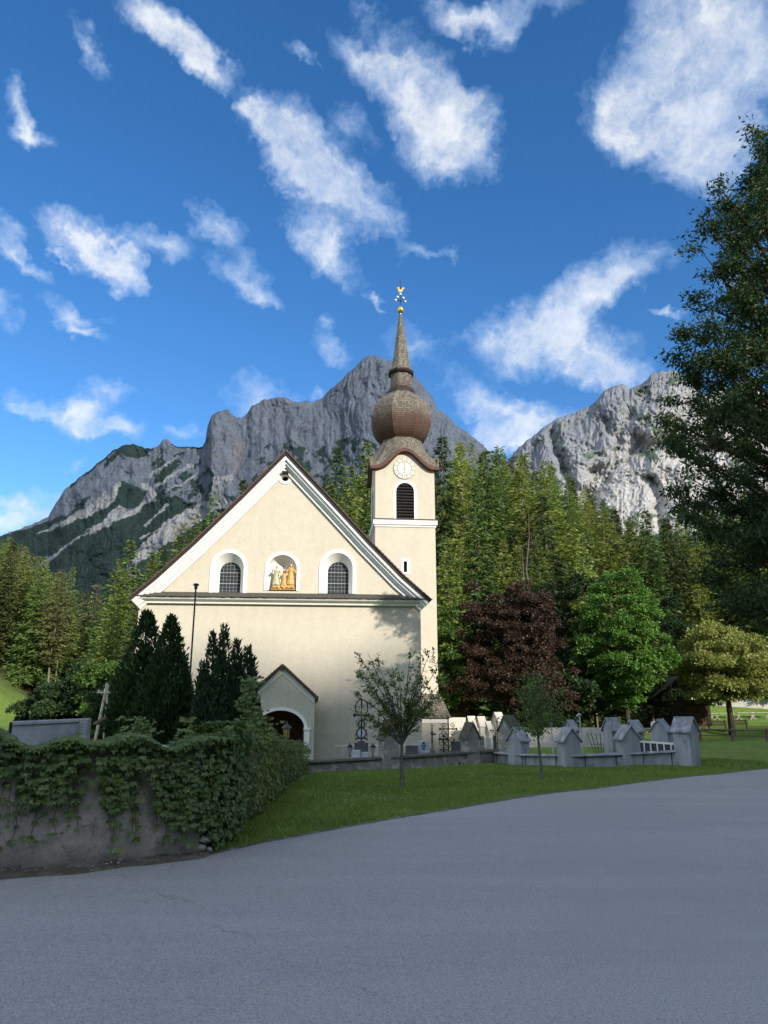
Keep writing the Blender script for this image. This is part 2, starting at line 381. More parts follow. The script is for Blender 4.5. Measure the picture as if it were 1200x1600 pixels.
def gh(X, Y):
    X = np.asarray(X, float); Y = np.asarray(Y, float)
    d2 = (X[..., None]-_gp[:,0])**2 + (Y[..., None]-_gp[:,1])**2
    w = 1/(d2+1.5)**2
    z = (w*_gp[:,2]).sum(-1)/w.sum(-1)
    # forested slopes behind
    s = np.clip(Y-80, 0, 80)
    right = sstep((X+5)/50.0)
    k = (0.24 + 0.26*np.exp(-((X-22)/70.0)**2))*sstep((X+45)/45)
    z = z + k*s*sstep(s/15)
    sl = np.clip(-X-0.28*Y-12, 0, 130)*sstep((Y-80)/25)
    z = z + 0.74*sl
    z = np.minimum(z, 95 + 0*z)
    return z
def gz(x, y): return float(gh(np.array([x]), np.array([y]))[0])

def groundmat(name):
    m, nt, b = newmat(name); t = N(nt, 'ShaderNodeTexCoord').outputs['Object']
    sx = N(nt, 'ShaderNodeSeparateXYZ'); nt.links.new(t, sx.inputs[0])
    a = NOISE(nt, t, .35, 5, .6); c = NOISE(nt, t, 3.0, 6, .65); d = NOISE(nt, t, 30, 4, .7)
    g = MIX(nt, RANGE(nt, a, .35, .65), (.12,.185,.034,1), (.155,.22,.045,1))
    g = MIX(nt, RANGE(nt, c, .45, .75), g, (.055,.10,.024,1))
    g = MIX(nt, RANGE(nt, d, .5, .8, 0, .6), g, (.14,.19,.06,1))
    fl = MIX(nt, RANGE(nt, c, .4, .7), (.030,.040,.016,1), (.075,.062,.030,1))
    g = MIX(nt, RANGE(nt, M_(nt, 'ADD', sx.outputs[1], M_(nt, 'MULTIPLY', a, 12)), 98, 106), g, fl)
    nt.links.new(g, b.inputs['Base Color']); b.inputs['Roughness'].default_value = .95; b.inputs['Specular IOR Level'].default_value = .1
    bp = N(nt, 'ShaderNodeBump'); bp.inputs['Strength'].default_value = .8; bp.inputs['Distance'].default_value = .06
    nt.links.new(NOISE(nt, t, 12, 6, .7), bp.inputs['Height']); nt.links.new(bp.outputs[0], b.inputs['Normal'])
    return m
xs = np.concatenate([np.linspace(-5200,-320,12), np.linspace(-300,-30,46), np.linspace(-28,48,153), np.linspace(52,320,46), np.linspace(340,5200,12)])
ys = np.concatenate([np.linspace(-420,-12,18), np.linspace(-10,70,161), np.linspace(72,300,77), np.linspace(310,3600,26)])
XX, YY = np.meshgrid(xs, ys)
ZZ = gh(XX, YY)
ZZ = np.where(YY > 320, ZZ*0.0 + 20, ZZ)
ZZ = ZZ + np.where((YY > 30), 0.12*fbm(XX*.12, YY*.12, 3, 5), 0)
def grid_faces(nx, ny):
    i = np.arange(nx-1); j = np.arange(ny-1); I, J = np.meshgrid(i, j)
    a = J*nx+I; return np.stack([a, a+1, a+nx+1, a+nx], -1).reshape(-1, 4)
V = np.stack([XX, YY, ZZ], -1).reshape(-1, 3)
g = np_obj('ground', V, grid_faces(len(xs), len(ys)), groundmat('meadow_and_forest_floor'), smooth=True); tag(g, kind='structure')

# wooded ridge behind the viewer that shades the valley floor
ud = Vector((math.sin(SUN_AZ), math.cos(SUN_AZ), 0)); vd = Vector((-ud.y, ud.x, 0))
def ridge_top(v):
    pts = [(-500,3.8),(-60,4.6),(8,5.2),(14,4.7),(19,3.2),(26,2.8),(33,1.8),(44,1.9),(60,2.2),(120,1.4),(500,1.4)]
    h = np.interp(v, [p[0] for p in pts], [p[1] for p in pts])
    return h + 328.6*math.tan(SUN_EL) + 1.5*fbm(v*.06, v*0+.5, 3, 3) + .55*fbm(v*.5, v*0+2.5, 3, 9)
vs_ = np.concatenate([np.linspace(-700,-100,60), np.linspace(-98,160,520), np.linspace(164,600,60)]); us_ = np.array([150,190,230,265,285,296,300,306,330,420])
prof = np.array([-.1,.25,.55,.80,.93,.985,1.0,.97,.8,-.1])
UU, VV2 = np.meshgrid(us_, vs_)
HH = ridge_top(VV2)*prof[None, :]
P = np.stack([UU*ud.x + VV2*vd.x, UU*ud.y + VV2*vd.y, HH], -1).reshape(-1, 3)
hl = np_obj('hill', P, grid_faces(len(us_), len(vs_)), pm('wooded_hill', (.030,.055,.018), (.05,.08,.025), .05, .95, .8, .3)); tag(hl, kind='structure')

# ------------------------------------------------------------------ road
EDGE = [(-14,6.2),(-9,6.9),(-6,7.4),(-4.1,7.8),(-3.0,8.25),(-2.05,8.95),(-1.48,9.85),(-.8,10.75),(0,11.75),(1.6,13.65),(3.2,15.4),(5.5,17.5),(8,19.7),(11.2,22.2),(15,24.6),(20,27.2),(26,29.8),(34,32.8),(46,36.5)]
ex = np.array([p[0] for p in EDGE]); ey = np.array([p[1] for p in EDGE])
def edge_y(x): return np.interp(x, ex, ey)
rx = np.linspace(-14, 46, 401); cols = []
for k in range(30):
    f = (k/29.0)**1.5
    y = edge_y(rx) + 0.035*fbm(rx*2.2, rx*0+.3, 3, 4) * (1 if k == 0 else 0)
    y = y - f*(y+16)
    cols.append(np.stack([rx, y, gh(rx, y)+.035], -1))
V = np.array(cols).reshape(-1, 3)
def roadmat():
    m, nt, b = newmat('asphalt'); t = N(nt, 'ShaderNodeTexCoord').outputs['Object']
    a = NOISE(nt, t, .22, 4, .55); c = NOISE(nt, t, 1.6, 6, .65)
    mp = N(nt, 'ShaderNodeMapping'); nt.links.new(t, mp.inputs[0]); mp.inputs[2].default_value = (0,0,R(42)); mp.inputs[3].default_value = (.10,.9,1)
    st = NOISE(nt, mp.outputs[0], 1.3, 5, .6)
    col = MIX(nt, RANGE(nt, a, .35, .65), (.250,.244,.234,1), (.285,.279,.268,1))
    col = MIX(nt, RANGE(nt, st, .42, .60, 0, .5), col, (.215,.212,.205,1))
    col = MIX(nt, RANGE(nt, c, .52, .72, 0, .5), col, (.285,.283,.278,1))
    sp = NOISE(nt, t, 75, 3, .75); vor = N(nt, 'ShaderNodeTexVoronoi'); nt.links.new(t, vor.inputs['Vector']); vor.inputs['Scale'].default_value = 62
    col = MIX(nt, RANGE(nt, sp, .52, .74, 0, .65), col, (.46,.47,.48,1))
    col = MIX(nt, RANGE(nt, sp, .30, .46, .8, 0), col, (.055,.06,.068,1))
    col = MIX(nt, RANGE(nt, vor.outputs['Distance'], .0, .25, .28, 0), col, (.45,.46,.47,1))
    # hairline cracks
    wv_ = NOISE(nt, t, .9, 5, .7, 1); dv = VM(nt, 'MULTIPLY_ADD', wv_, (.9,.9,.9)); nt.links.new(t, dv.inputs[2])
    cr = N(nt, 'ShaderNodeTexVoronoi', feature='DISTANCE_TO_EDGE'); nt.links.new(dv.outputs[0], cr.inputs['Vector']); cr.inputs['Scale'].default_value = .16
    ck = M_(nt, 'MULTIPLY', RANGE(nt, cr.outputs['Distance'], 0, .004, .35, 0), RANGE(nt, c, .45, .6))
    col = MIX(nt, ck, col, (.06,.06,.065,1))
    nt.links.new(col, b.inputs['Base Color']); b.inputs['Roughness'].default_value = .82; b.inputs['Specular IOR Level'].default_value = .3
    bp = N(nt, 'ShaderNodeBump'); bp.inputs['Strength'].default_value = .7; bp.inputs['Distance'].default_value = .008
    nt.links.new(M_(nt, 'SUBTRACT', sp, vor.outputs['Distance']), bp.inputs['Height']); nt.links.new(bp.outputs[0], b.inputs['Normal'])
    return m
rd = np_obj('road', V, grid_faces(401, 30)[:, ::-1], roadmat(), smooth=True); tag(rd, kind='structure')
rx2 = np.linspace(-14, -1.95, 140); yy0 = edge_y(rx2)
strip = []
for k, off in enumerate((-.22,-.1,.1,.35,.6)):
    y = yy0 + off + (.07*fbm(rx2*1.7, rx2*0+k, 3, 8) if k < 2 else 0)
    strip.append(np.stack([rx2, y, gh(rx2, y)+[.037,.055,.075,.10,.13][k]+.012*fbm(rx2*6, rx2*0+k*3, 3, 2)*(k>0)], -1))
ds = np_obj('roadside_dirt', np.array(strip).reshape(-1,3), grid_faces(140,5), pm('dirt_and_moss', (.085,.075,.055), (.05,.055,.03), 5, .95, .9, 22, c3=(.16,.15,.13), s3=4)); tag(ds, kind='structure')
#CONT
rx3 = np.linspace(-1.95, 34, 900); e3 = edge_y(rx3); strip = []
for k, off in enumerate((-.10,-.02,.05,.14)):
    wob_ = (.045*fbm(rx3*3.1, rx3*0+k*5.5, 4, 8+k) if k in (0,3) else 0)*1.0
    strip.append(np.stack([rx3, e3+off+wob_, gh(rx3, e3+off)+[.0372,.043,.043,.004][k]], -1))
vg = np_obj('verge_soil', np.array(strip).reshape(-1,3), grid_faces(900,4), pm('verge_soil', (.10,.088,.065), (.06,.065,.035), 7, .95, .9, 30, c3=(.20,.19,.17), s3=6)); tag(vg, kind='structure')
# ------------------------------------------------------------------ mountains
def rockmat(name):
    m, nt, b = newmat(name); t = N(nt, 'ShaderNodeTexCoord').outputs['Object']
    at_ = N(nt, 'ShaderNodeAttribute', attribute_name='tint')
    n1 = NOISE(nt, t, .02, 8, .65); n2 = NOISE(nt, t, .07, 5, .7)
    v = RANGE(nt, n1, .3, .7, 0.82, 1.18); hs = N(nt, 'ShaderNodeHueSaturation'); nt.links.new(at_.outputs['Color'], hs.inputs['Color'])
    setin(nt, hs, 'Value', M_(nt, 'MULTIPLY', v, RANGE(nt, n2, .3, .7, .8, 1.2)))
    nt.links.new(hs.outputs[0], b.inputs['Base Color']); b.inputs['Roughness'].default_value = .95; b.inputs['Specular IOR Level'].default_value = .1
    bp = N(nt, 'ShaderNodeBump'); bp.inputs['Strength'].default_value = 1.0; bp.inputs['Distance'].default_value = 14
    nt.links.new(NOISE(nt, t, .018, 9, .68), bp.inputs['Height']); nt.links.new(bp.outputs[0], b.inputs['Normal'])
    return m
ROCK = rockmat('limestone_rock')
def massif(name, sky_pts, x0, x1, base_py, Yr, Yb, relief, tint, step=1.15, nrow=330, prof=1.0):
    px = np.arange(x0, x1, step); nv = nrow
    sk = np.interp(px, [p[0] for p in sky_pts], [p[1] for p in sky_pts])
    sk = sk + 1.6*fbm(px*.11, px*0+.5, 5, 11, .6)
    v = np.linspace(0, 1, nv)[:, None]
    PY = sk[None, :] + (base_py - sk[None, :])*v
    PX = np.broadcast_to(px[None, :], PY.shape)
    hgt = base_py - PY; yr = np.interp(PX, *Yr); yb = np.interp(PX, *Yb)
    Y = yb + (yr-yb)*np.clip(hgt/(base_py-sk[None,:]), 0, 1)**prof
    Y = Y + relief(PX, PY, sk[None, :])
    P = atn(PX, PY, Y)
    T = tint(PX, PY, sk[None, :])
    # back side, falling away behind the crest
    back = []; bt = []
    for k, (dy, dz) in enumerate(((60, -35), (220, -260), (500, -700), (800, -1500))):
        q = P[0].copy(); q[:, 1] += dy; q[:, 2] += dz; back.insert(0, q); bt.insert(0, T[0])
    V = np.concatenate([np.array(back), P]); A = np.concatenate([np.array(bt), T])
    nx = len(px); f = grid_faces(nx, len(V))
    A = np.concatenate([A, np.ones(A.shape[:2]+(1,))], -1)
    o = np_obj(name, V.reshape(-1, 3), f[:, ::-1], ROCK, smooth=True, attrs={'tint': A.reshape(-1, 4)})
    return tag(o, kind='structure')
SKA = [(-160,905),(0,838),(22,830),(60,815),(76,806),(82,796),(90,782),(104,762),(118,752),(150,726),(176,704),(190,697),(208,694),(222,698),(236,702),(246,698),(256,687),(263,686),(272,697),(288,699),(316,698),(321,690),(324,668),(331,648),(337,645),(348,640),(356,639),(364,651),(378,652),(387,645),(394,634),(412,625),(430,621),(444,620),(458,626),(466,629),(478,626),(490,629),(506,621),(518,606),(530,597),(545,581),(556,573),(566,561),(576,555),(588,556),(602,562),(620,568),(640,580),(652,592),(668,612),(676,622),(684,638),(700,650),(712,664),(730,676),(750,692),(790,730),(830,770),(900,800)]
def segd(x, y, x0, y0, x1, y1):
    dx, dy = x1-x0, y1-y0; t = np.clip(((x-x0)*dx+(y-y0)*dy)/(dx*dx+dy*dy), 0, 1)
    return np.hypot(x-x0-t*dx, y-y0-t*dy)
def reliefA(x, y, sk):
    wx = x + 14*fbm(x*.012, y*.012, 3, 21); wy = y + 14*fbm(x*.012, y*.012, 3, 27)
    cliff = sstep(1-(y-sk-70)/120.0)*sstep((x-70)/60.0)
    g = ridged(wx*.030, wy*.009, 6, 31, .55)                 # near-vertical gullies on the walls
    c, s = math.cos(R(-38)), math.sin(R(-38)); ux = wx*c + wy*s; uy = -wx*s + wy*c
    d = ridged(ux*.007, uy*.028, 6, 41, .55)                 # slanting benches below
    mid = sstep((y-sk-60)/120.0)
    r = -(g*17*(.35+.65*cliff)) - d*17*(.25+.75*mid) - 50*fbm(wx*.010, wy*.010, 3, 51) - 6*ridged(wx*.12, wy*.10, 5, 61)
    return r*sstep((y-sk)/10.0+.12)
def tintA(x, y, sk):
    wx = x + 4*fbm(x*.05, y*.05, 5, 71, .6); wy = y + 4*fbm(x*.035, y*.035, 5, 77, .6)
    X = (wx)*3; Y = (wy-660)*3
    n = fbm(wx*.05, wy*.05, 5, 81, .6); nf = fbm(x*.25, y*.25, 3, 83)
    rock = np.array([.080,.094,.118]); scree = np.array([.165,.17,.175]); wood = np.array([.014,.026,.024]); wood2 = np.array([.030,.052,.034])
    T = rock[None,None,:]*(1+.14*n+.10*nf)[..., None]
    warm = np.clip(fbm(wx*.06, wy*.012, 4, 91)*1.3-.25, 0, 1)*((x > 320) & (x < 470))
    T = T*(1-warm[..., None]*.5) + np.array([.13,.108,.095])*warm[..., None]*.5
    def put(mask, col): T[mask] = (col[None, :]*(1+.25*n[mask]+.2*nf[mask])[:, None])
    forest = np.zeros(x.shape, bool)
    for p in ([(240,455),(330,425),(400,345),(425,345),(385,405),(300,450),(190,512),(100,560),(-600,900),(-600,700),(60,520)],
              [(560,280),(640,290),(690,325),(660,390),(600,405),(480,460),(390,530),(240,615),(120,700),(-600,1500),(-600,700),(60,525),(190,515),(350,462),(500,400),(555,330)],
              [(250,625),(480,492),(700,385),(780,350),(860,370),(905,395),(780,480),(640,600),(600,640),(520,1400),(-300,1400)],
              [(480,190),(570,118),(640,90),(712,128),(660,165),(600,165),(575,145),(480,205)],
              [(720,275),(780,200),(840,195),(800,250),(740,282)],[(650,1400),(640,660),(780,560),(1000,420),(1400,600),(1400,1400)]):
        forest |= inpoly(X, Y, p)
    band = ((y-sk) < 4+3*n) & (x > 110) & (x < 240); forest |= band
    band2 = ((y-sk) < 2.5+2*n) & (x > 268) & (x < 320); forest |= band2
    patch = (n > .10) & inpoly(x, y, [(240,770),(265,735),(310,715),(330,735),(350,770),(360,790),(400,740),(410,700),(440,680),(480,700),(520,690),(560,680),(600,700),(640,730),(700,700),(760,760),(860,820),(860,1000),(240,1000)])
    patch |= (n > .05) & inpoly(X, Y, [(940,230),(990,220),(985,330),(860,380),(780,370),(760,300)])
    patch |= (n > .12) & inpoly(X, Y, [(720,160),(880,140),(900,180),(760,240),(700,290)])
    patch |= (n > .15) & (fbm(x*.03, y*.03, 3, 99) > .1) & inpoly(X, Y, [(330,400),(520,260),(560,290),(420,380)])
    patch |= (n > -.05) & inpoly(x, y, [(150,1000),(300,780),(760,740),(900,850),(900,1100)])
    put(forest | patch, wood)
    sc2 = np.zeros(x.shape, bool)
    for p in ([(170,522),(300,455),(430,385),(560,280),(555,330),(500,400),(350,462),(230,508)],
              [(150,690),(240,618),(390,530),(400,505),(480,460),(560,390),(600,420),(695,365),(690,388),(600,443),(480,493),(330,573),(250,628)],
              [(620,645),(760,470),(960,370),(1040,390),(780,575),(640,670)],[(690,380),(700,330),(660,270),(690,275),(725,340),(712,375)],[(990,260),(1100,240),(1050,330),(1060,400),(1010,420)]):
        sc2 |= inpoly(X, Y, p)
    sc2 &= n > -.45
    for (a, b, c, d, w) in ((680,485,790,385,5),(660,545,740,500,4),(720,300,900,200,7),(780,330,960,220,4),(1020,300,1050,400,8),(700,250,820,170,4),(420,530,450,518,3)):
        sc2 |= segd(X, Y, a, b, c, d) < w*(1+.8*n)
    put(sc2, scree)
    return np.clip(T, .004, .6)
massif('mountain', SKA, -160, 860, 1130, ([-160,800],[3500,2900]), ([-160,800],[2300,1500]), reliefA, tintA, prof=.9)
SKB = [(640,860),(700,800),(760,752),(800,712),(812,698),(824,688),(846,671),(860,660),(880,650),(900,643),(925,632),(935,622),(944,610),(960,603),(976,600),(984,609),(996,603),(1010,594),(1018,584),(1030,580),(1050,579),(1062,582),(1068,590),(1080,598),(1092,612),(1106,618),(1130,600),(1150,612),(1180,600),(1230,640),(1300,600),(1420,700)]
def reliefB(x, y, sk):
    wx = x + 16*fbm(x*.012, y*.012, 3, 121); wy = y + 16*fbm(x*.012, y*.012, 3, 127)
    c, s = math.cos(R(-48)), math.sin(R(-48)); ux = wx*c + wy*s; uy = -wx*s + wy*c
    d = ridged(ux*.006, uy*.017, 6, 141, .6); g = ridged(wx*.045, wy*.025, 6, 151, .58)
    r = -24*d - 11*g - 32*fbm(wx*.01, wy*.01, 3, 161) - 10*ridged(wx*.13, wy*.11, 4, 171)
    # the big gullies
    for (a, b, c2, d2, w, dep) in ((868,668,884,770,9,90),(1000,690,905,800,16,120),(1085,640,1010,700,14,90),(1012,755,1025,830,10,90),(990,650,935,735,10,60),(940,655,960,690,6,40)):
        r = r + dep*np.exp(-(segd(wx, wy, a, b, c2, d2)/w)**2)
    return r*sstep((y-sk)/10.0+.12)
def tintB(x, y, sk):
    wx = x + 9*fbm(x*.035, y*.035, 5, 171, .6); wy = y + 7*fbm(x*.035, y*.035, 5, 177, .6)
    n = fbm(wx*.05, wy*.05, 5, 181, .6); nf = fbm(x*.3, y*.3, 3, 183)
    low = sstep((wx-860)/200 + (wy-700)/160)
    T = (np.array([.17,.18,.20])*(1-low[..., None]) + np.array([.34,.33,.315])*low[..., None])*(1+.12*n+.10*nf)[..., None]
    m = inpoly(wx, wy, [(1018,668),(1030,664),(1062,700),(1050,705)]) | ((n > .35) & (fbm(x*.03, y*.03, 3, 199) > .12)); T[m] = np.array([.09,.12,.08])
    f = (wy > 835+20*n); T[f] = np.array([.03,.055,.035])
    return np.clip(T, .01, .7)
massif('mountain', SKB, 640, 1420, 1130, ([640,1420],[3600,3300]), ([640,1420],[2300,1900]), reliefB, tintB, prof=.9)
#CONT
# ------------------------------------------------------------------ church
CHX, CHY, CHZ = -4.78, 34.0, -0.95; CROT = R(5.0)
church = empty('church', (CHX, CHY, CHZ), CROT, 'cream rendered church with steep front gable, white trim and onion-domed tower', 'church')
CM = Matrix.Translation((CHX, CHY, CHZ)) @ Matrix.Rotation(CROT, 4, 'Z'); CI = CM.inverted()
def lp(px, py, d=0.0, L=CI):               # where the sight line meets the plane local y = d
    o = L @ Vector((0,0,EYE)); v = L.to_3x3() @ ray(px, py); k = (d-o.y)/v.y; p = o+v*k
    return (p.x, p.z)
def arch(cx, z0, z1, hw, n=16, grow=0.0, hr=None):    # outline of a round-headed opening, ccw seen from the front
    hw += grow; z1 += grow; r = hr if hr else hw; zc = z1-r
    pts = [(cx-hw, z0), (cx+hw, z0)]
    for i in range(n+1):
        t = math.pi*i/n; pts.append((cx+hw*math.cos(t), zc+r*math.sin(t)))
    return pts
def sheet(mb, outer, holes, y):             # flat sheet with holes, facing -y
    polys = [[Vector((x, z, 0)) for x, z in outer]] + [[Vector((x, z, 0)) for x, z in h] for h in holes]
    tris = tessellate_polygon(polys); flat = [p for pl in polys for p in pl]
    vs = [(p.x, y, p.y) for p in flat]; fs = []
    for t in tris:
        a, b, c = (flat[i] for i in t)
        cr = (b.x-a.x)*(c.y-a.y)-(b.y-a.y)*(c.x-a.x)
        fs.append(tuple(t) if cr > 0 else (t[0], t[2], t[1]))
    mb.add(vs, fs)
def ringstrip(mb, pa, ya, pb, yb):          # faces between two matching closed outlines
    n = len(pa); vs = [(x, ya, z) for x, z in pa] + [(x, yb, z) for x, z in pb]
    mb.add(vs, [(i, (i+1)%n, n+(i+1)%n, n+i) for i in range(n)])
def band(mb, pa, pb, y0, y1):               # raised flat band between inner outline pa and outer outline pb, from wall y1 to face y0
    ringstrip(mb, pa, y0, pb, y0); ringstrip(mb, pb, y0, pb, y1); ringstrip(mb, pa, y1, pa, y0)

# outline of the gable wall
xl, zc_ = lp(217.5, 944); xr, _ = lp(657, 944)
apx = lp(447, 712); HWL = xl; HWR = xr
eaveL = lp(212, 931, -.3); eaveR = lp(664, 935, -.3)
outer = [(xl, -0.6), (xr, -0.6), (xr, zc_+.15), (lp(655,929)[0], zc_+.3), apx, (lp(222,927)[0], zc_+.3), (xl, zc_+.15)]
wins = []
for pc in (357.0, 527.5):
    cx = lp(pc, 900)[0]; z0 = lp(pc, 927.5)[1]; z1 = lp(pc, 864)[1]
    hw = (lp(pc+23.5, 900)[0]-lp(pc-23.5, 900)[0])/2
    wins.append((cx, z0, z1, hw))
ncx = lp(441, 900)[0]; nz0 = lp(441, 923)[1]; nz1 = lp(441, 867)[1]; nhw = (lp(463.5,900)[0]-lp(418.5,900)[0])/2
ocx, ocz = lp(446, 747); oR = lp(451.5,747)[0]-ocx
def circ(cx, cz, r, n=20): return [(cx+r*math.cos(2*math.pi*i/n), cz+r*math.sin(2*math.pi*i/n)) for i in range(n)]
# porch opening in the main wall (church door)
pcx, pfl = lp(438, 1190, 0); dcx = lp(436, 1150, 0)[0]
door_o = arch(dcx, 0.05, 2.75, 1.05, 12, hr=.45)
holes = [arch(c, a, b, h) for c, a, b, h in wins] + [arch(ncx, nz0, nz1, nhw), circ(ocx, ocz, oR), door_o]
w = MB(); sheet(w, outer, holes, 0.0)
NL = 30.0
w.add([(xl,0,-.6),(xl,NL,-.6),(xl,NL,zc_+.1),(xl,0,zc_+.1),(xr,0,-.6),(xr,NL,-.6),(xr,NL,zc_+.1),(xr,0,zc_+.1)], [(0,3,2,1),(4,5,6,7)])
w.add([(xl,NL,-.6),(xr,NL,-.6),(xr,NL,zc_+.1),(apx[0],NL,apx[1]),(xl,NL,zc_+.1)], [(0,4,3,2,1)])
ringstrip(w, door_o, 0, door_o, .5)
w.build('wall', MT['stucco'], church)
# gable windows
for i, (cx, z0, z1, hw) in enumerate(wins):
    o1 = arch(cx, z0, z1, hw); o2 = arch(cx, z0-.0, z1, hw, grow=.165); o2[0] = (o2[0][0], z0); o2[1] = (o2[1][0], z0)
    shift = .035
    g_in = arch(cx+shift, z0+.02, z1-.36, hw*.70)
    s = MB(); band(s, o1, o2, -.035, 0.0); win = s.build('window', MT['trim'], church, True, angle=30)
    s = MB(); ringstrip(s, g_in, .42, o1, -.03); s.build('reveal', MT['trim'], win, True, angle=40)
    s = MB(); sheet(s, g_in, [], .44); s.build('glass', MT['glass'], win)
    s = MB(); gw = hw*.70; zt = z1-.36
    for k in range(1, 6):
        x = cx+shift-gw+2*gw*k/6; dz = math.sqrt(max(gw*gw-(x-cx-shift)**2, 0))
        s.box(x-.006, x+.006, .425, .435, z0+.02, zt-gw+dz)
    nb = 9
    for k in range(1, nb):
        z = z0+.02+(zt-z0)*k/nb; th = .018 if k in (3,6) else .006
        hx = gw if z < zt-gw else math.sqrt(max(gw*gw-(z-zt+gw)**2, 0))
        s.box(cx+shift-hx, cx+shift+hx, .418 if th > .01 else .424, .436, z-th, z+th)
    s.build('bars', MT['lead'], win)
# niche
o1 = arch(ncx, nz0, nz1, nhw, 20); o2 = arch(ncx, nz0, nz1, nhw, 20, grow=.15); o2[0] = (o2[0][0], nz0); o2[1] = (o2[1][0], nz0)
s = MB(); band(s, o1, o2, -.035, 0)
prev, py_ = o1, -.03
for k in range(1, 9):
    t = math.pi/2*k/8; q = arch(ncx, nz0, nz1-.55*nhw*(1-math.cos(t)), nhw*max(math.cos(t), .02), 20); y = .60*math.sin(t)
    ringstrip(s, q, y, prev, py_); prev, py_ = q, y
nic = s.build('niche', MT['trim'], church, True, angle=40)
s = MB(); s.box(ncx-nhw*.86, ncx+nhw*.80, -.02, .40, nz0-.01, nz0+.045); s.build('sill_board', MT['darkwood'], nic)
# round vent
s = MB(); band(s, circ(ocx, ocz, oR), circ(ocx, ocz+.0, oR*1.95), -.03, 0); ringstrip(s, circ(ocx, ocz, oR*.9), .3, circ(ocx, ocz, oR), -.03)
rv = s.build('round_vent', MT['trim'], church, True, angle=40)
s = MB(); sheet(s, circ(ocx, ocz, oR*.95), [], .28); s.build('opening', MT['black'], rv)
# horizontal cornice with its strip of tiles
xa, za = lp(204, 931, -.45); xb, zb = lp(668, 935, -.45); zt = (za+zb)/2
s = MB()
def xprof(prof, x0, x1, m, name, par, flare=True):   # prof (y,z) outline swept along x
    n = len(prof); b = MB(); vs = [(x0, y, z) for y, z in prof] + [(x1, y, z) for y, z in prof]
    b.add(vs, [tuple(range(n)), tuple(range(2*n-1, n-1, -1))] + [(i, i+n, (i+1)%n+n, (i+1)%n) for i in range(n)])
    return b.build(name, m, par)
zB = lp(430, 944.5, -.1)[1]; zM = lp(430, 934.5, -.42)[1]; zT = lp(430, 928.5, -.30)[1]
cor = xprof([(.0,zB-.0),(-.16,zB),(-.18,zB+.08),(-.26,zB+.12),(-.36,zB+.17),(-.40,zM-.02),(-.40,zM+.0),(0,zM)][::-1], xl-.26, xr+.26, MT['trim'], 'cornice', church)
s = MB(); n = 64; tx0 = xl-.18; tx1 = xr+.18
for k in range(n):
    x = tx0+(tx1-tx0)*k/n; w_ = (tx1-tx0)/n; j = random.uniform(-.012, .012)
    s.add([(x+.004,-.47+j,zM+.015),(x+w_-.004,-.47+j,zM+.015),(x+w_-.004,-.0,zT+.06),(x+.004,-.0,zT+.06),(x+.004,-.47+j,zM+.055),(x+w_-.004,-.47+j,zM+.055),(x+w_-.004,0,zT+.10),(x+.004,0,zT+.10)],
          [(0,1,2,3),(4,7,6,5),(0,4,5,1),(1,5,6,2),(3,2,6,7),(0,3,7,4)])
s.build('tile_strip', MT['slate'], cor)
# raking cornices: stacked strips following the roof line
def roofline(pts, y): return [lp(px, py, y) for px, py in pts]
RL = {-1: [(447,703),(375,775),(300,847),(240,901),(201,932.5)], 1: [(447,703),(520,781),(580,846),(632,899),(674,936)]}
def normoff(pts, d):       # offset polyline downwards by perpendicular distance d, apex kept on its vertical
    out = []
    for i, (x, z) in enumerate(pts):
        a = pts[max(i-1, 0)]; b = pts[min(i+1, len(pts)-1)]
        dx, dz = b[0]-a[0], b[1]-a[1]; l = math.hypot(dx, dz); nx, nz = dz/l, -dx/l
        if nz > 0: nx, nz = -nx, -nz
        if i == 0: out.append((x, z - d/abs(nz)))
        else: out.append((x+nx*d, z+nz*d))
    return out
rk_root = {}
def rake(sd, d0, d1, y0, y1, m, name, par):
    P0 = normoff(base[sd], d0); P1 = normoff(base[sd], d1); mb = MB()
    for i in range(len(P0)-1):
        a, b, c, d = P0[i], P0[i+1], P1[i+1], P1[i]
        q = [a, b, c, d]
        ar = sum(q[k][0]*q[(k+1)%4][1]-q[(k+1)%4][0]*q[k][1] for k in range(4))
        if ar < 0: q = q[::-1]
        mb.prism(q, y0, y1)
    return mb.build(name, m, par)
base = {sd: roofline(RL[sd], -.55) for sd in (-1, 1)}
for sd in (-1, 1):
    r0 = rake(sd, .16, .30, -.44, 0, MT['trim'], 'raking_cornice', church)
    rake(sd, .30, .42, -.33, 0, MT['trim'], 'moulding', r0)
    rake(sd, .42, .50, -.24, 0, MT['trim'], 'moulding', r0)
    rake(sd, .50, .66, -.12, 0, MT['trim'], 'moulding', r0)
# roof
for sd in (-1, 1):
    rake(sd, .045, .155, -.50, NL+.3, MT['darkwood'], 'roof_boarding', church)
    # tiles along the verge, one course after another
    ln = base[sd]; seg = []; mb = MB()
    L = 0; pts = []
    for i in range(len(ln)-1):
        a, b = Vector(ln[i]), Vector(ln[i+1]); l = (b-a).length; n = max(1, int(round(l/.20)))
        for k in range(n): pts.append((a+(b-a)*k/n, a+(b-a)*(k+1)/n))
    for a, b in pts:
        dv = (b-a).normalized(); nv = Vector((-dv.y, dv.x));
        if nv.y < 0: nv = -nv
        b2 = b + dv*.05
        q = [a-nv*.045, b2-nv*.035, b2+nv*.03, a+nv*.002]
        ar = sum(q[k].x*q[(k+1)%4].y-q[(k+1)%4].x*q[k].y for k in range(4))
        if ar < 0: q = q[::-1]
        mb.prism([(p.x, p.y) for p in q], -.56, NL+.4)
    rf = mb.build('roof', MT['tile'], church)
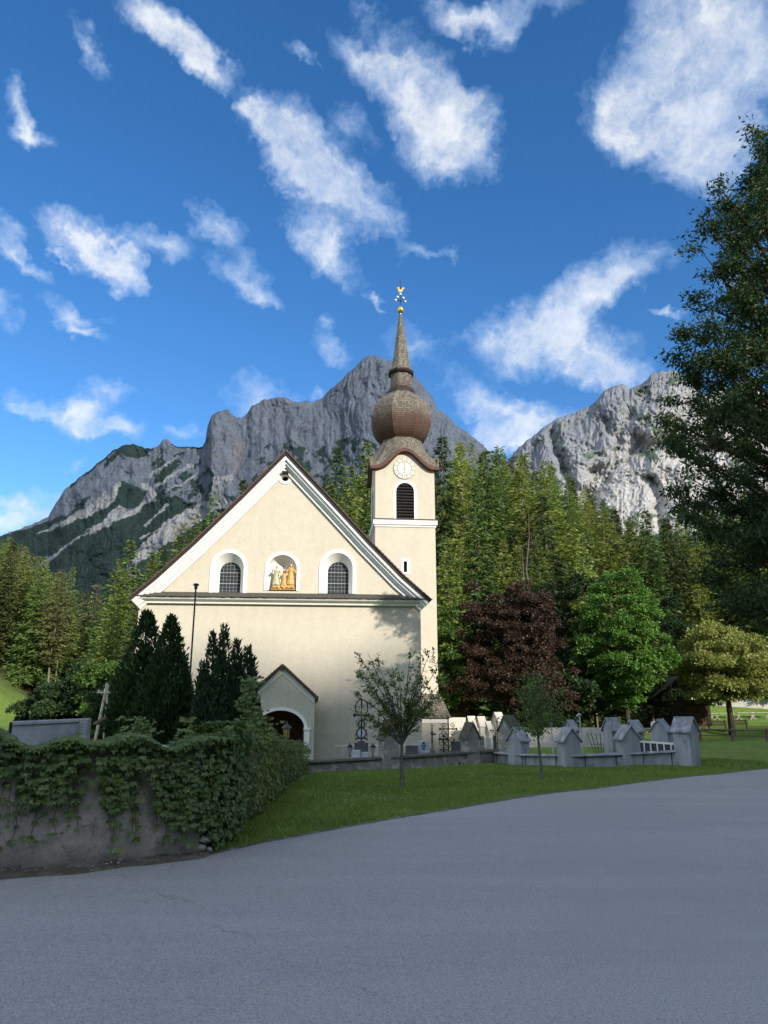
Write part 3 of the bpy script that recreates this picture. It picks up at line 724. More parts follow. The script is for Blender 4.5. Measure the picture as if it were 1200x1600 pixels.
# porch
PD = -1.9
pA = lp(441.5, 1037, PD-.25); pRt = lp(497, 1089, PD-.25); pz = pRt[1]
hwp = pRt[0]-pA[0]; pcx = pA[0]
PW = hwp-.14
ahw = (lp(476, 1130, PD)[0]-lp(400, 1130, PD)[0])/2; acx = lp(438, 1130, PD)[0]; aT = lp(438, 1110, PD)[1]; aS = lp(476, 1139, PD)[1]
sl_ = (pA[1]-pz)/hwp
pout = [(pcx-PW, -.5),(pcx+PW,-.5),(pcx+PW,pA[1]-sl_*PW-.12),(pcx,pA[1]-.16),(pcx-PW,pA[1]-sl_*PW-.12)]
op = [(acx-ahw,-.49),(acx+ahw,-.49)] + [(acx+ahw*math.cos(math.pi*i/20), aS+(aT-aS)*math.sin(math.pi*i/20)) for i in range(21)]
op2 = [(acx-ahw-.13,-.49),(acx+ahw+.13,-.49)] + [(acx+(ahw+.13)*math.cos(math.pi*i/20), aS+(aT-aS+.13)*math.sin(math.pi*i/20)) for i in range(21)]
s = MB(); sheet(s, pout, [op], PD)
zE = pout[2][1]
s.add([(pcx-PW,PD,-.5),(pcx-PW,0,-.5),(pcx-PW,0,zE),(pcx-PW,PD,zE)], [(0,3,2,1)])
s.add([(pcx+PW,PD,-.5),(pcx+PW,0,-.5),(pcx+PW,0,zE),(pcx+PW,PD,zE)], [(0,1,2,3)])
ringstrip(s, op, PD, op, PD+.45)
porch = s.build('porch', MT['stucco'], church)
s = MB(); band(s, op, op2, PD-.03, PD); s.build('arch_band', MT['trim'], porch, True, angle=30)
s = MB(); s.box(acx+ahw-.01, acx+ahw+.22, PD-.06, PD+.05, -.5, aS-.04); s.box(acx+ahw-.04, acx+ahw+.26, PD-.09, PD+.06, aS-.04, aS+.05); s.build('pilaster', MT['greycol'] if 'greycol' in MT else MT['trim'], porch)
s = MB(); s.box(acx-ahw-.22, acx-ahw+.01, PD-.06, PD+.05, -.5, aS-.04); s.box(acx-ahw-.26, acx-ahw+.04, PD-.09, PD+.06, aS-.04, aS+.05); s.build('pilaster', MT['trim'], porch)
s = MB()
for sd in (-1, 1):
    q = [(pcx, pA[1]-.16), (pcx+sd*PW*1.0, pA[1]-sl_*PW-.14), (pcx+sd*PW*1.0, pA[1]-sl_*PW-.40), (pcx, pA[1]-.40)]
    s.prism(q if sd < 0 else q[::-1], PD-.05, PD-.002)
s.build('gable_trim', MT['trim'], porch)
s = MB()
for sd in (-1, 1):
    q = [(pcx, pA[1]-.10), (pcx+sd*hwp, pz-.10), (pcx+sd*hwp, pz-.16), (pcx, pA[1]-.16)]
    s.prism(q if sd < 0 else q[::-1], PD-.22, 0)
    n = 13
    for k in range(n):
        x0 = pcx+sd*hwp*k/n; x1 = pcx+sd*hwp*((k+1)/n+.012); z0 = pA[1]-(pA[1]-pz)*k/n; z1 = pA[1]-(pA[1]-pz)*((k+1)/n+.012)
        q = [(x0, z0+.0), (x1, z1+.035), (x1, z1-.08), (x0, z0-.10)]
        s.prism(q if sd < 0 else q[::-1], PD-.26, 0)
s.build('roof', MT['tile'], porch)
s = MB(); s.box(dcx-1.05, dcx+1.05, .42, .48, 0.0, 2.8)
for k in (-1, 1): s.box(dcx+k*.52-.38, dcx+k*.52+.38, .39, .425, .3, 1.2); s.box(dcx+k*.52-.38, dcx+k*.52+.38, .39, .425, 1.4, 2.3)
s.build('door', MT['brownwood'], church)
s = MB(); s.box(pcx-PW+.02, pcx+PW-.02, PD, -.0, -.35, .03); s.build('floor_slab', MT['stone'], porch)
s = MB(); s.box(xr-3.9, xr+.012, -.012, 0, lp(560,1166,0)[1], lp(560,1165,0)[1]+.02); s.build('plinth_line', MT['trim'], church)

# ---- tower
TY = 17.2
tl = lp(586, 900, TY)[0]; tr = lp(681.5, 900, TY)[0]; TW = tr-tl; TD = TW
tcx = (tl+tr)/2
def tz(py, px=633): return lp(px, py, TY)[1]
zband = tz(816)
zEc = tz(733, 585)           # eave corner underside
zCr = tz(706.5)                # crest of curved gable, underside
lcx = tcx; lo0, lo1 = tz(811), tz(754.5); lohw = (lp(647,780,TY)[0]-lp(619,780,TY)[0])/2; locx = lp(633, 780, TY)[0]
scx = lp(633.5, 885, TY)[0]; sl0, sl1 = tz(894), tz(877); shw = (lp(636.5,885,TY)[0]-lp(631,885,TY)[0])/2
def crest(u):                  # curved gable line, u in -1..1
    u = abs(u); return zEc + (zCr-zEc)*(0.5+0.5*math.cos(math.pi*min(u/.86, 1.0)))**1.0
top = [(tcx+TW/2*u, crest(u)) for u in np.linspace(1, -1, 41)]
louv = arch(locx, lo0, lo1, lohw); slit = [(scx-shw, sl0),(scx+shw, sl0),(scx+shw, sl1),(scx-shw, sl1)]
s = MB(); sheet(s, [(tl,-.5),(tr,-.5)]+[(x, z-.02) for x, z in top], [louv, slit], TY)
louvS = arch(TY+TD/2, lo0, lo1, lohw)
Lw = arch(0, lo0, lo1, lohw)
sideo = [(-TW/2,-.5),(TW/2,-.5)]+[(TW/2*u, crest(u)-.02) for u in np.linspace(1, -1, 41)]
def addside(rot):
    t = MB(); sheet(t, sideo, [Lw], -TD/2)
    m = Matrix.Translation((tcx, TY+TD/2, 0)) @ Matrix.Rotation(rot, 4, 'Z')
    s.add([m @ Vector(v) for v in t.v], t.f)
for a in (math.pi/2, math.pi, -math.pi/2): addside(a)
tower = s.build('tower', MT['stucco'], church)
def face_mat(rot): return Matrix.Translation((tcx, TY+TD/2, 0)) @ Matrix.Rotation(rot, 4, 'Z') @ Matrix.Translation((0, -TD/2, 0))
for rot in (0, -math.pi/2, math.pi/2, math.pi):
    fm_ = face_mat(rot); off = (locx-tcx) if rot == 0 else 0
    a1 = arch(off, lo0, lo1, lohw); a2 = arch(off, lo0, lo1, lohw, grow=.20); a2[0] = (a2[0][0], lo0); a2[1] = (a2[1][0], lo0)
    t = MB(); band(t, a1, a2, -.03, 0); ringstrip(t, a1, .16, a1, -.03); q = MB(); q.add([fm_ @ Vector(v) for v in t.v], t.f)
    q.build('sound_window', MT['trim'], tower, True, angle=30)
    t = MB()
    nl = 12
    for k in range(nl):
        z = lo0+(lo1-lo0)*(k+.2)/nl; zc = lo1-lohw
        hx = lohw if z < zc-.05 else math.sqrt(max(lohw**2-(z+.1-zc)**2, 0.0004))
        t.add([(off-hx,.02,z),(off+hx,.02,z),(off+hx,.15,z+.13),(off-hx,.15,z+.13),(off-hx,.02,z+.03),(off+hx,.02,z+.03),(off+hx,.15,z+.16),(off-hx,.15,z+.16)],
              [(0,3,2,1),(4,5,6,7),(0,1,5,4),(1,2,6,5),(2,3,7,6),(3,0,4,7)])
    sheet(t, a1, [], .17)
    q = MB(); q.add([fm_ @ Vector(v) for v in t.v], t.f); q.build('louvres', MT['louvre'], tower)
    t = MB(); t.box(-TW/2, TW/2, -.02, .0, lo0-.02, lo0+.06)
s = MB(); o2 = [(scx-shw*2.6, sl0-.12),(scx+shw*2.6, sl0-.12),(scx+shw*2.6, sl1+.22),(scx-shw*2.6, sl1+.22)]
t = MB(); band(t, slit, o2, TY-.02, TY); ringstrip(t, slit, TY+.25, slit, TY-.02); t.build('slit_window', MT['trim'], tower)
t = MB(); sheet(t, slit, [], TY+.24); t.build('slit_opening', MT['black'], tower)
def sqring(mb, e0, e1, z0, z1):    # square frame body sticking out from e0 to e1
    h = TW/2
    c = (tcx, TY+TD/2)
    for r in range(4):
        m = Matrix.Translation((c[0], c[1], 0)) @ Matrix.Rotation(r*math.pi/2, 4, 'Z')
        mb.add([m @ Vector(p) for p in ((-h-e0,-h-e0,z0),(h+e0,-h-e0,z0),(h+e1,-h-e1,z1),(-h-e1,-h-e1,z1))], [(0,1,2,3)])
s = MB(); a, b = tz(823.5), tz(811.5)
for (e0, z0, e1, z1) in ((0,a,.06,a),(.06,a,.06,a+.11),(.06,a+.11,.11,a+.13),(.11,a+.13,.15,a+.17),(.15,a+.17,.15,b-.05),(.15,b-.05,.0,b+.0)): sqring(s, e0, e1, z0, z1)
s.build('string_course', MT['trim'], tower)
s = MB(); sqring(s, .18, .0, b-.045, b+.06); sqring(s, .18, .18, b-.07, b-.045); s.build('tile_strip', MT['slate'], tower)
# clock
kx, kz = lp(631.8, 732.3, TY); kr = lp(649,732,TY)[0]-kx
s = MB(); s.prism(circ(kx, kz, kr, 48), TY-.05, TY+.01); clock = s.build('clock', MT['clockring'], tower)
s = MB(); s.prism(circ(kx, kz, kr*.60, 40), TY-.064, TY-.049); s.build('clock_centre', MT['clockblue'], tower)
s = MB(); rb = MB()
for k in range(12):
    a0 = 2*math.pi*k/12; pts = []
    n = 4; dd = .20
    out_ = [(kx+kr*.95*math.sin(a0+dd*(i/n*2-1)), kz+kr*.95*math.cos(a0+dd*(i/n*2-1))) for i in range(n+1)]
    in_ = [(kx+kr*.68*math.sin(a0+dd*.9*(1-i/n*2)), kz+kr*.68*math.cos(a0+dd*.9*(1-i/n*2))) for i in range(n+1)]
    s.prism((out_+in_)[::-1], TY-.062, TY-.045)
    m = Matrix.Translation((kx+kr*.81*math.sin(a0), TY-.066, kz+kr*.81*math.cos(a0))) @ Matrix.Rotation(a0, 4, 'Y')
    rb = MB(); ROM = ['XII','I','II','III','IV','V','VI','VII','VIII','IX','X','XI'][k]; x = -len(ROM)*.017+.008
    for ch in ROM:
        if ch == 'I': rb.box(x-.004, x+.004, -.002, .002, -.05, .05, m)
        else:
            for sg in (-1, 1):
                mm = m @ Matrix.Translation((x, 0, 0)) @ Matrix.Rotation(sg*.32, 4, 'Y'); rb.box(-.004, .004, -.002-.0005*sg, .002, -.05, .05, mm)
        x += .034
    rb.build('numeral', MT['black'], tower)
s.build('numeral_plates', MT['clockface'], tower)
s = MB()
for ang, ln, wd, yy in ((R(2), .78, .050, -.085), (R(183), .52, .062, -.076)):
    m = Matrix.Translation((kx, TY+yy, kz)) @ Matrix.Rotation(ang, 4, 'Y')
    L = kr*ln; s.prism([(-wd*.5,-.10),(wd*.5,-.10),(wd*.35,L*.6),(wd*1.3,L*.74),(wd*.4,L*.84),(0,L),(-wd*.4,L*.84),(-wd*1.3,L*.74),(-wd*.35,L*.6)], -.004, .004, m)
s.prism(circ(kx, kz, .05, 12), TY-.095, TY-.06); s.build('clock_hands', MT['gold'], tower)

# tower roof: four curved gables rising into a neck, then onion, lantern, spire
def shingle(name, red_lo, red_hi):
    m, nt, b = newmat(name); uv = N(nt, 'ShaderNodeUVMap').outputs[0]; t = N(nt, 'ShaderNodeTexCoord').outputs['Object']
    br = N(nt, 'ShaderNodeTexBrick'); nt.links.new(uv, br.inputs['Vector']); br.inputs['Scale'].default_value = 1.0
    br.inputs['Brick Width'].default_value = .15; br.inputs['Row Height'].default_value = .16; br.inputs['Mortar Size'].default_value = .018; br.inputs['Mortar Smooth'].default_value = .2; br.inputs['Bias'].default_value = 0
    br.inputs['Color1'].default_value = (.38,.33,.25,1); br.inputs['Color2'].default_value = (.085,.07,.052,1); br.inputs['Mortar'].default_value = (.03,.025,.02,1)
    n = NOISE(nt, t, 1.3, 5, .65)
    grey = MIX(nt, RANGE(nt, n, .35, .65), (.15,.125,.085,1), (.25,.23,.18,1)); col = MIX(nt, .62, grey, br.outputs['Color'], 'MULTIPLY'); col = MIX(nt, .55, col, br.outputs['Color'])
    red = MIX(nt, RANGE(nt, br.outputs['Fac'], 0, 1), (.105,.042,.026,1), (.03,.014,.01,1))
    sx = N(nt, 'ShaderNodeSeparateXYZ'); nt.links.new(uv, sx.inputs[0])
    su = N(nt, 'ShaderNodeMapping'); nt.links.new(uv, su.inputs[0]); su.inputs[3].default_value = (5.5, .8, 1)
    stn = NOISE(nt, su.outputs[0], 1.0, 5, .65)
    f = RANGE(nt, M_(nt, 'ADD', sx.outputs[1], M_(nt, 'MULTIPLY', M_(nt, 'SUBTRACT', stn, .5), 2.6)), red_lo, red_hi, 1, 0)
    f = M_(nt, 'MULTIPLY', f, .85)
    col = MIX(nt, f, col, red); nt.links.new(col, b.inputs['Base Color']); b.inputs['Roughness'].default_value = .75
    bp = N(nt, 'ShaderNodeBump'); bp.inputs['Strength'].default_value = .7; bp.inputs['Distance'].default_value = .02; bp.invert = True
    nt.links.new(br.outputs['Fac'], bp.inputs['Height']); nt.links.new(bp.outputs[0], b.inputs['Normal'])
    return m
def facet_lathe(name, prof, m, parent, seg=8, rot=math.pi/8, cxy=None, smooth=True):
    cx, cy = cxy or (tcx, TY+TD/2)
    V = []; U = []; Fs = []
    L = [0]
    for i in range(1, len(prof)): L.append(L[-1]+math.hypot(prof[i][0]-prof[i-1][0], prof[i][1]-prof[i-1][1]))
    ns = 6
    for k in range(seg):
        a0 = rot+2*math.pi*k/seg; a1 = rot+2*math.pi*(k+1)/seg; b = len(V)
        for i, (r, z) in enumerate(prof):
            for j in range(ns+1):
                f = j/ns
                x = r*(math.cos(a0)*(1-f)+math.cos(a1)*f); y = r*(math.sin(a0)*(1-f)+math.sin(a1)*f)
                bulge = 1+.012*math.sin(math.pi*f)      # facets slightly rounded
                V.append((cx+x*bulge, cy+y*bulge, z)); U.append(((f-.5)*r*.765*1.0+k*7.3, L[i]))
        for i in range(len(prof)-1):
            for j in range(ns):
                p = b+i*(ns+1)+j; Fs.append((p, p+1, p+ns+2, p+ns+1))
    o = np_obj(name, np.array(V), np.array(Fs), m, parent, smooth=True, uv=np.array(U))
    return o
SY = TY+TD/2
def sz(py): return lp(628, py, SY)[1]
def srad(w_px): 
    return (lp(626+w_px/2, 660, SY)[0]-lp(626-w_px/2, 660, SY)[0])/2/ .97
# lower roof with curved gables (surface blending from the curved eave to the octagonal neck)
V = []; U = []; nt_, nr = 160, 14
eo = .34; zN = sz(692); rN = srad(60)
for i in range(nt_+1):
    a = 2*math.pi*i/nt_; q = (a/(math.pi/2)) % 1.0; sidx = int(a/(math.pi/2)) % 4
    u = q*2-1
    ph = sidx*math.pi/2
    h = TW/2+eo
    ex_, ey_ = h*u, -h
    X = ex_*math.cos(ph)-ey_*math.sin(ph); Yv = ex_*math.sin(ph)+ey_*math.cos(ph)
    zc = crest(u*1.0)+.22
    ang = math.atan2(Yv, X)
    kk = rN*math.cos(math.pi/8)/math.cos(((ang+math.pi/8) % (math.pi/4))-math.pi/8)
    for j in range(nr+1):
        f = j/nr; e = Vector((X, Yv)); nxy = Vector((math.cos(ang)*kk, math.sin(ang)*kk))
        p = e*(1-f)+nxy*f
        z = zc + (zN-zc)*(f**1.7*.75+f*.25)
        V.append((tcx+p.x, SY+p.y, z)); U.append((u*h+sidx*9, f*2.6+zc-zEc))
Fs = [(i*(nr+1)+j, (i+1)*(nr+1)+j, (i+1)*(nr+1)+j+1, i*(nr+1)+j+1) for i in range(nt_) for j in range(nr)]
SH1 = shingle('weathered_shingles_low', 1.2, 5.2)
SH1.node_tree.nodes  # red towards the neck
SHR = shingle('weathered_shingles', -9, -8); SHK = shingle('skirt_shingles', -9, -8)
lr = np_obj('tower_roof', np.array(V), np.array(Fs), SHR, tower, smooth=True, uv=np.array(U))
s = MB()
for rot in range(4):
    fm2 = Matrix.Translation((tcx, SY, 0)) @ Matrix.Rotation(rot*math.pi/2, 4, 'Z')
    us = np.linspace(-1, 1, 41); h = TW/2+eo
    for k in range(40):
        u0, u1 = us[k], us[k+1]
        z0, z1 = crest(u0), crest(u1)
        vs = [(h*u0,-h+.0,z0+.215),(h*u1,-h+.0,z1+.215),(h*u1,-h+.0,z1-.03),(h*u0,-h+.0,z0-.03)]
        hw2 = TW/2-.02
        vs += [(hw2*u1,-hw2,z1-.03),(hw2*u0,-hw2,z0-.03)]
        s.add([fm2 @ Vector(v) for v in vs], [(3,2,1,0),(2,3,5,4)])
s.build('eave_fascia', MT['brownwood'], tower)
neck = [(rN*1.0, zN-.05), (rN*.98, zN+.3)]
on = [(srad(60), sz(693)),(srad(63), sz(692)),(srad(74), sz(687.5)),(srad(84), sz(680.5)),(srad(91), sz(671)),(srad(95), sz(661)),(srad(94.5), sz(652)),(srad(90), sz(643)),(srad(80), sz(634.5)),(srad(66), sz(627.5)),(srad(53), sz(622.5)),(srad(44), sz(618.5)),(srad(40), sz(613.5))]
def smooth_prof(p, n=4):
    out = []
    for i in range(len(p)-1):
        p0 = Vector(p[max(i-1,0)]); p1 = Vector(p[i]); p2 = Vector(p[i+1]); p3 = Vector(p[min(i+2, len(p)-1)])
        for k in range(n):
            t = k/n; q = .5*((2*p1)+(-p0+p2)*t+(2*p0-5*p1+4*p2-p3)*t*t+(-p0+3*p1-3*p2+p3)*t**3); out.append((q.x, q.y))
    out.append(p[-1]); return out
facet_lathe('onion_dome', smooth_prof(on), shingle('dome_shingles', 1.5, 2.9), tower)
facet_lathe('dome_neck', [(rN*1.02, zN-.6),(rN*.97, zN-.1),(rN*.97, zN+.08)], MT['brownwood'], tower)
facet_lathe('lantern_flange', [(srad(35),sz(622)),(srad(45),sz(621)),(srad(45),sz(617.5)),(srad(39),sz(610)),(srad(32),sz(608.5))], MT['darkwood'], tower)
facet_lathe('lantern', [(srad(34),sz(612)),(srad(33.5),sz(584))], shingle('lantern_shingles', -.3, .8), tower)
facet_lathe('spire_eave', [(srad(33),sz(588)),(srad(40),sz(587)),(srad(40.5),sz(582.5))], MT['darkwood'], tower)
facet_lathe('spire', smooth_prof([(srad(40),sz(583.5)),(srad(33),sz(577)),(srad(28.5),sz(570)),(srad(22),sz(550)),(srad(12),sz(515)),(srad(5),sz(492))]), SHR, tower)
def axis(px, py):
    d = 1.0; return lp(px, py, SY)
s = MB()
bx, bz = tcx, sz(484.5)
s.tube([(bx,SY,sz(493)),(bx,SY,sz(479))], .05, 8); s.ball((bx,SY,bz), .26, 20, 14, (1,1,1.15)); s.build('golden_ball', MT['gold'], tower, True)
s = MB(); s.tube([(bx,SY,sz(480)),(bx,SY,sz(438))], .022, 6)
for a, b in (((-8.5,469.5),(8.2,471)),((-5,464.5),(0,472)),((5,465),(0,472)),((0,460),(0,475))):
    s.tube([(bx+a[0]/1155*54, SY, sz(a[1])),(bx+b[0]/1155*54, SY, sz(b[1]))], .022, 6)
s.build('cross_rods', MT['black'], tower)
s = MB()
for dx, py in ((-8.5,469.5),(-5,464.5),(0,460),(5,465.5),(8.3,471)):
    s = MB(); s.ball((bx+dx/1155*54, SY, sz(py)), .10, 12, 8); s.build('cross_knob', MT['white'], tower, True)
s = MB(); cz = sz(453.5); k = .05
s.prism([(bx+x*k, cz+z*k) for x, z in ((-4,5),(-6,3),(-4.2,2.2),(-3.6,-2),(-1,-4.5),(2,-4),(3.5,-1),(5,2),(6.5,2.5),(6.2,5),(4,5.5),(2,1.5),(-1,1),(-2,4.5),(-3,6))][::-1][::1], SY-.025, SY+.025)
s.build('weathercock', MT['gold'], tower)
s = MB()
for (sx_, sy_) in ((0,-1),(-1,0),(1,0),(-1,-1),(1,-1)):
    h = TW/2+eo
    if sx_ and sy_: zz = crest(1)+.25; p = (tcx+sx_*h*.97, SY+sy_*h*.97)
    else: zz = zCr+.5; p = (tcx+sx_*h*.55, SY+sy_*h*.55); zz += .5
    s = MB()
    if sx_ and sy_: s.tube([(p[0],p[1],zz-.1),(p[0],p[1],zz+.55)], .015, 5); s.ball((p[0],p[1],zz+.6), .055, 10, 6)
    else: s.ball((p[0],p[1],zz), .07, 10, 6)
    s.build('roof_knob', MT['gold'], tower)
# small sacristy against the tower
AY = 9.0
ax0, _ = lp(655, 1150, AY); ax1, _ = lp(701.5, 1150, AY); az = lp(680, 1121, AY)[1]; ar = lp(680, 1084, AY+1.0)[1]
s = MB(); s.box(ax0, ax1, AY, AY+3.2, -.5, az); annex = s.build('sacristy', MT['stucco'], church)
s = MB(); s.box(ax0, ax1+.03, AY-.03, AY, az-.30, az-.02); s.build('eave_band', MT['trim'], annex)
s = MB(); e = .14
V = [(ax0,AY-e,az-.03),(ax1+e,AY-e,az-.03),(ax1+e,AY+3.3,az-.03),(ax0,AY+3.3,az-.03),(ax0,AY+1.3,ar),(ax1-.25,AY+1.3,ar),(ax1-.25,AY+3.3,ar),(ax0,AY+3.3,ar)]
s.add(V, [(0,1,5,4),(1,2,6,5),(4,5,6,7),(0,3,2,1),(3,0,4,7),(2,3,7,6)])
uvs = [(v[0], v[2]*1.2) for v in V]
np_obj('roof', np.array(V), np.array([(0,1,5,4),(1,2,6,5),(4,5,6,7),(0,3,2,1)]), SHR, annex, uv=np.array([(v[0]+v[1]*.7, v[2]*1.2) for v in V]))
s = MB(); xm = (ax0+ax1)/2+.15; s.box(xm, xm+.02, AY-.012, AY, 0, az-.3); s.build('joint_line', MT['trim'], annex)

# figures in the niche: one carved group
fig = MB()
wood_gilt = pm('painted_carving_ochre', (.62,.36,.10), (.48,.24,.06), 14, .5, .4, 30, c3=(.75,.55,.25), s3=9)
wood_green = pm('painted_carving_green', (.36,.40,.28), (.55,.46,.25), 12, .5, .4, 30)
skin = pm('painted_carving_skin', (.62,.42,.26), rough=.5)
def npt(px, py, d=.12): x, z = lp(px, py, d); return x, z
gx, gz0 = npt(441, 921.5)
def sta(cx_px, top_px, base_px): 
    x, zt_ = npt(cx_px, top_px); _, zb_ = npt(cx_px, base_px); return x, zb_, zt_
grp = empty('statue', CM @ Vector((gx, .12, gz0)), CROT, 'painted carved group of two robed adults and a child in the gable niche', 'statue')
GI = (Matrix.Translation(CM @ Vector((gx, .12, gz0))) @ Matrix.Rotation(CROT, 4, 'Z')).inverted() @ CM
def figure(name, cx, zb, zt, m, wide, arm):
    h = zt-zb; b = MB(); hd = h/6.6
    prof = [(.205*h*wide,0),(.20*h*wide,.06*h),(.165*h*wide,.25*h),(.145*h*wide,.45*h),(.12*h*wide,.58*h),(.15*h*wide,.70*h),(.155*h*wide,.78*h),(.09*h*wide,.83*h),(.045*h,.85*h),(.045*h,.88*h)]
    seg = 20; base_i = len(b.v)
    for i, (r, z) in enumerate(prof):
        for k in range(seg):
            t = 2*math.pi*k/seg; rr = r*(1+.09*math.sin(t*7+z*3)*(1-z/h))      # robe folds
            b.v.append((cx+rr*math.cos(t), .12+rr*.75*math.sin(t), zb+z))
    for i in range(len(prof)-1):
        for k in range(seg): b.f.append((base_i+i*seg+k, base_i+i*seg+(k+1)%seg, base_i+(i+1)*seg+(k+1)%seg, base_i+(i+1)*seg+k))
    for sd, (ex_, ez_) in zip((-1, 1), arm):
        b.tube([(cx+sd*.13*h*wide, .12, zb+.76*h), (cx+sd*(.20*h*wide+.02), .04, zb+.60*h), (cx+ex_*h, -.06, zb+ez_*h)], [.055*h,.05*h,.028*h], 8)
    q = MB(); q.add([GI @ Vector(v) for v in b.v], b.f); body = q.build(name, m, grp, True, angle=60)
    hb = MB(); hb.ball((cx, .10, zb+.93*h), hd*.42, 14, 10, (.85,.95,1.2)); hb.ball((cx, .10-hd*.42, zb+.925*h), hd*.07, 6, 4)
    q = MB(); q.add([GI @ Vector(v) for v in hb.v], hb.f); q.build('head', skin, body, True)
    hb = MB(); hb.ball((cx, .13, zb+.95*h), hd*.47, 12, 8, (.95,.9,1.15))
    q = MB(); q.add([GI @ Vector(v) for v in hb.v], hb.f); q.build('hair_and_veil', m, body, True)
sA = sta(432.5, 884, 914); figure('woman_figure', sA[0], sA[1], sA[2], wood_green, .95, ((-.30,.60),(.18,.52)))
sB = sta(444.5, 892, 914.5); figure('child_figure', sB[0], sB[1], sB[2], wood_gilt, .95, ((-.25,.66),(.25,.66)))
sC = sta(455, 882, 914); figure('man_figure', sC[0], sC[1], sC[2], wood_gilt, 1.0, ((-.28,.75),(.26,.55)))
b = MB(); zt0 = npt(441, 914.5)[1]; z00 = gz0
for (x0, x1, zz) in ((424.5,461,919),(426,438,915.5),(439.5,449,915),(449.5,460,915)):
    a = npt(x0, 915)[0]; c = npt(x1, 915)[0]; b.box(a, c, -.02, .26, z00 - .02+ (.0 if zz > 916 else .02), npt(441, zz)[1])
for k in range(5):
    xx = npt(427+k*7.4, 918)[0]; b.ball((xx, -.03, npt(441,918)[1]), .06, 8, 6)
q = MB(); q.add([GI @ Vector(v) for v in b.v], b.f); q.build('base', wood_gilt, grp)
# floodlight above the round vent
fx, fz = lp(446, 740, -.1)
fl = empty('floodlight', CM @ Vector((fx, 0, fz)), CROT, 'small black floodlight on a bracket above the round vent in the gable', 'lamp')
s = MB(); s.box(-.15,.15,-.30,-.10,-.05,.07); s.build('housing', MT['black'], fl, bevel=.01)
s = MB(); s.prism([(-.17,.08),(.17,.08),(0,.24)], -.05, -.002); s.build('hood', MT['lead'], fl)
s = MB(); s.tube([(0,0,.0),(0,-.14,.0)], .02, 6); s.build('bracket', MT['black'], fl)
#CONT
# ------------------------------------------------------------------ boundary walls
def wallstrip(path, name, m, t, parent=None, zf=None, seg=.25, rough=.0):
    """path of (x, y, top z, base z); thick wall following it"""
    V = []; pts = []
    for i in range(len(path)-1):
        a, b = np.array(path[i], float), np.array(path[i+1], float); n = max(1, int(np.hypot(*(b-a)[:2])/seg))
        for k in range(n): pts.append(a+(b-a)*k/n)
    pts.append(np.array(path[-1], float)); pts = np.array(pts)
    d = np.gradient(pts[:, :2], axis=0); d /= np.linalg.norm(d, axis=1)[:, None]; nrm = np.stack([d[:,1], -d[:,0]], -1)
    rows = []
    nz = 7
    for sd in (1, -1):
        for k in (range(nz+1) if sd == 1 else range(nz, -1, -1)):
            f = k/nz; z = pts[:,3]+(pts[:,2]-pts[:,3])*f
            o = nrm*sd*t/2 + nrm*sd*(1-f)*.04
            r = rough*fbm(pts[:,0]*2.3+pts[:,1]*2.1, z*2.5+sd*9, 4, 15)
            rows.append(np.stack([pts[:,0]+o[:,0]+nrm[:,0]*r, pts[:,1]+o[:,1]+nrm[:,1]*r, z+ (rough*.4*fbm(pts[:,0]*2, pts[:,1]*2, 3, 19) if k == nz else 0)], -1))
    V = np.array(rows); nn = V.shape[1]; nr = V.shape[0]
    f = grid_faces(nn, nr)[:, ::-1]
    caps = [list(range(0, nr*nn, nn)), list(range(nn-1, nr*nn, nn))[::-1]]
    me = bpy.data.meshes.new(name); me.from_pydata(V.reshape(-1,3).tolist(), [], f.tolist()+caps); me.materials.append(m); me.update()
    o = bpy.data.objects.new(name, me); COL.objects.link(o)
    if parent: o.parent = parent
    return o
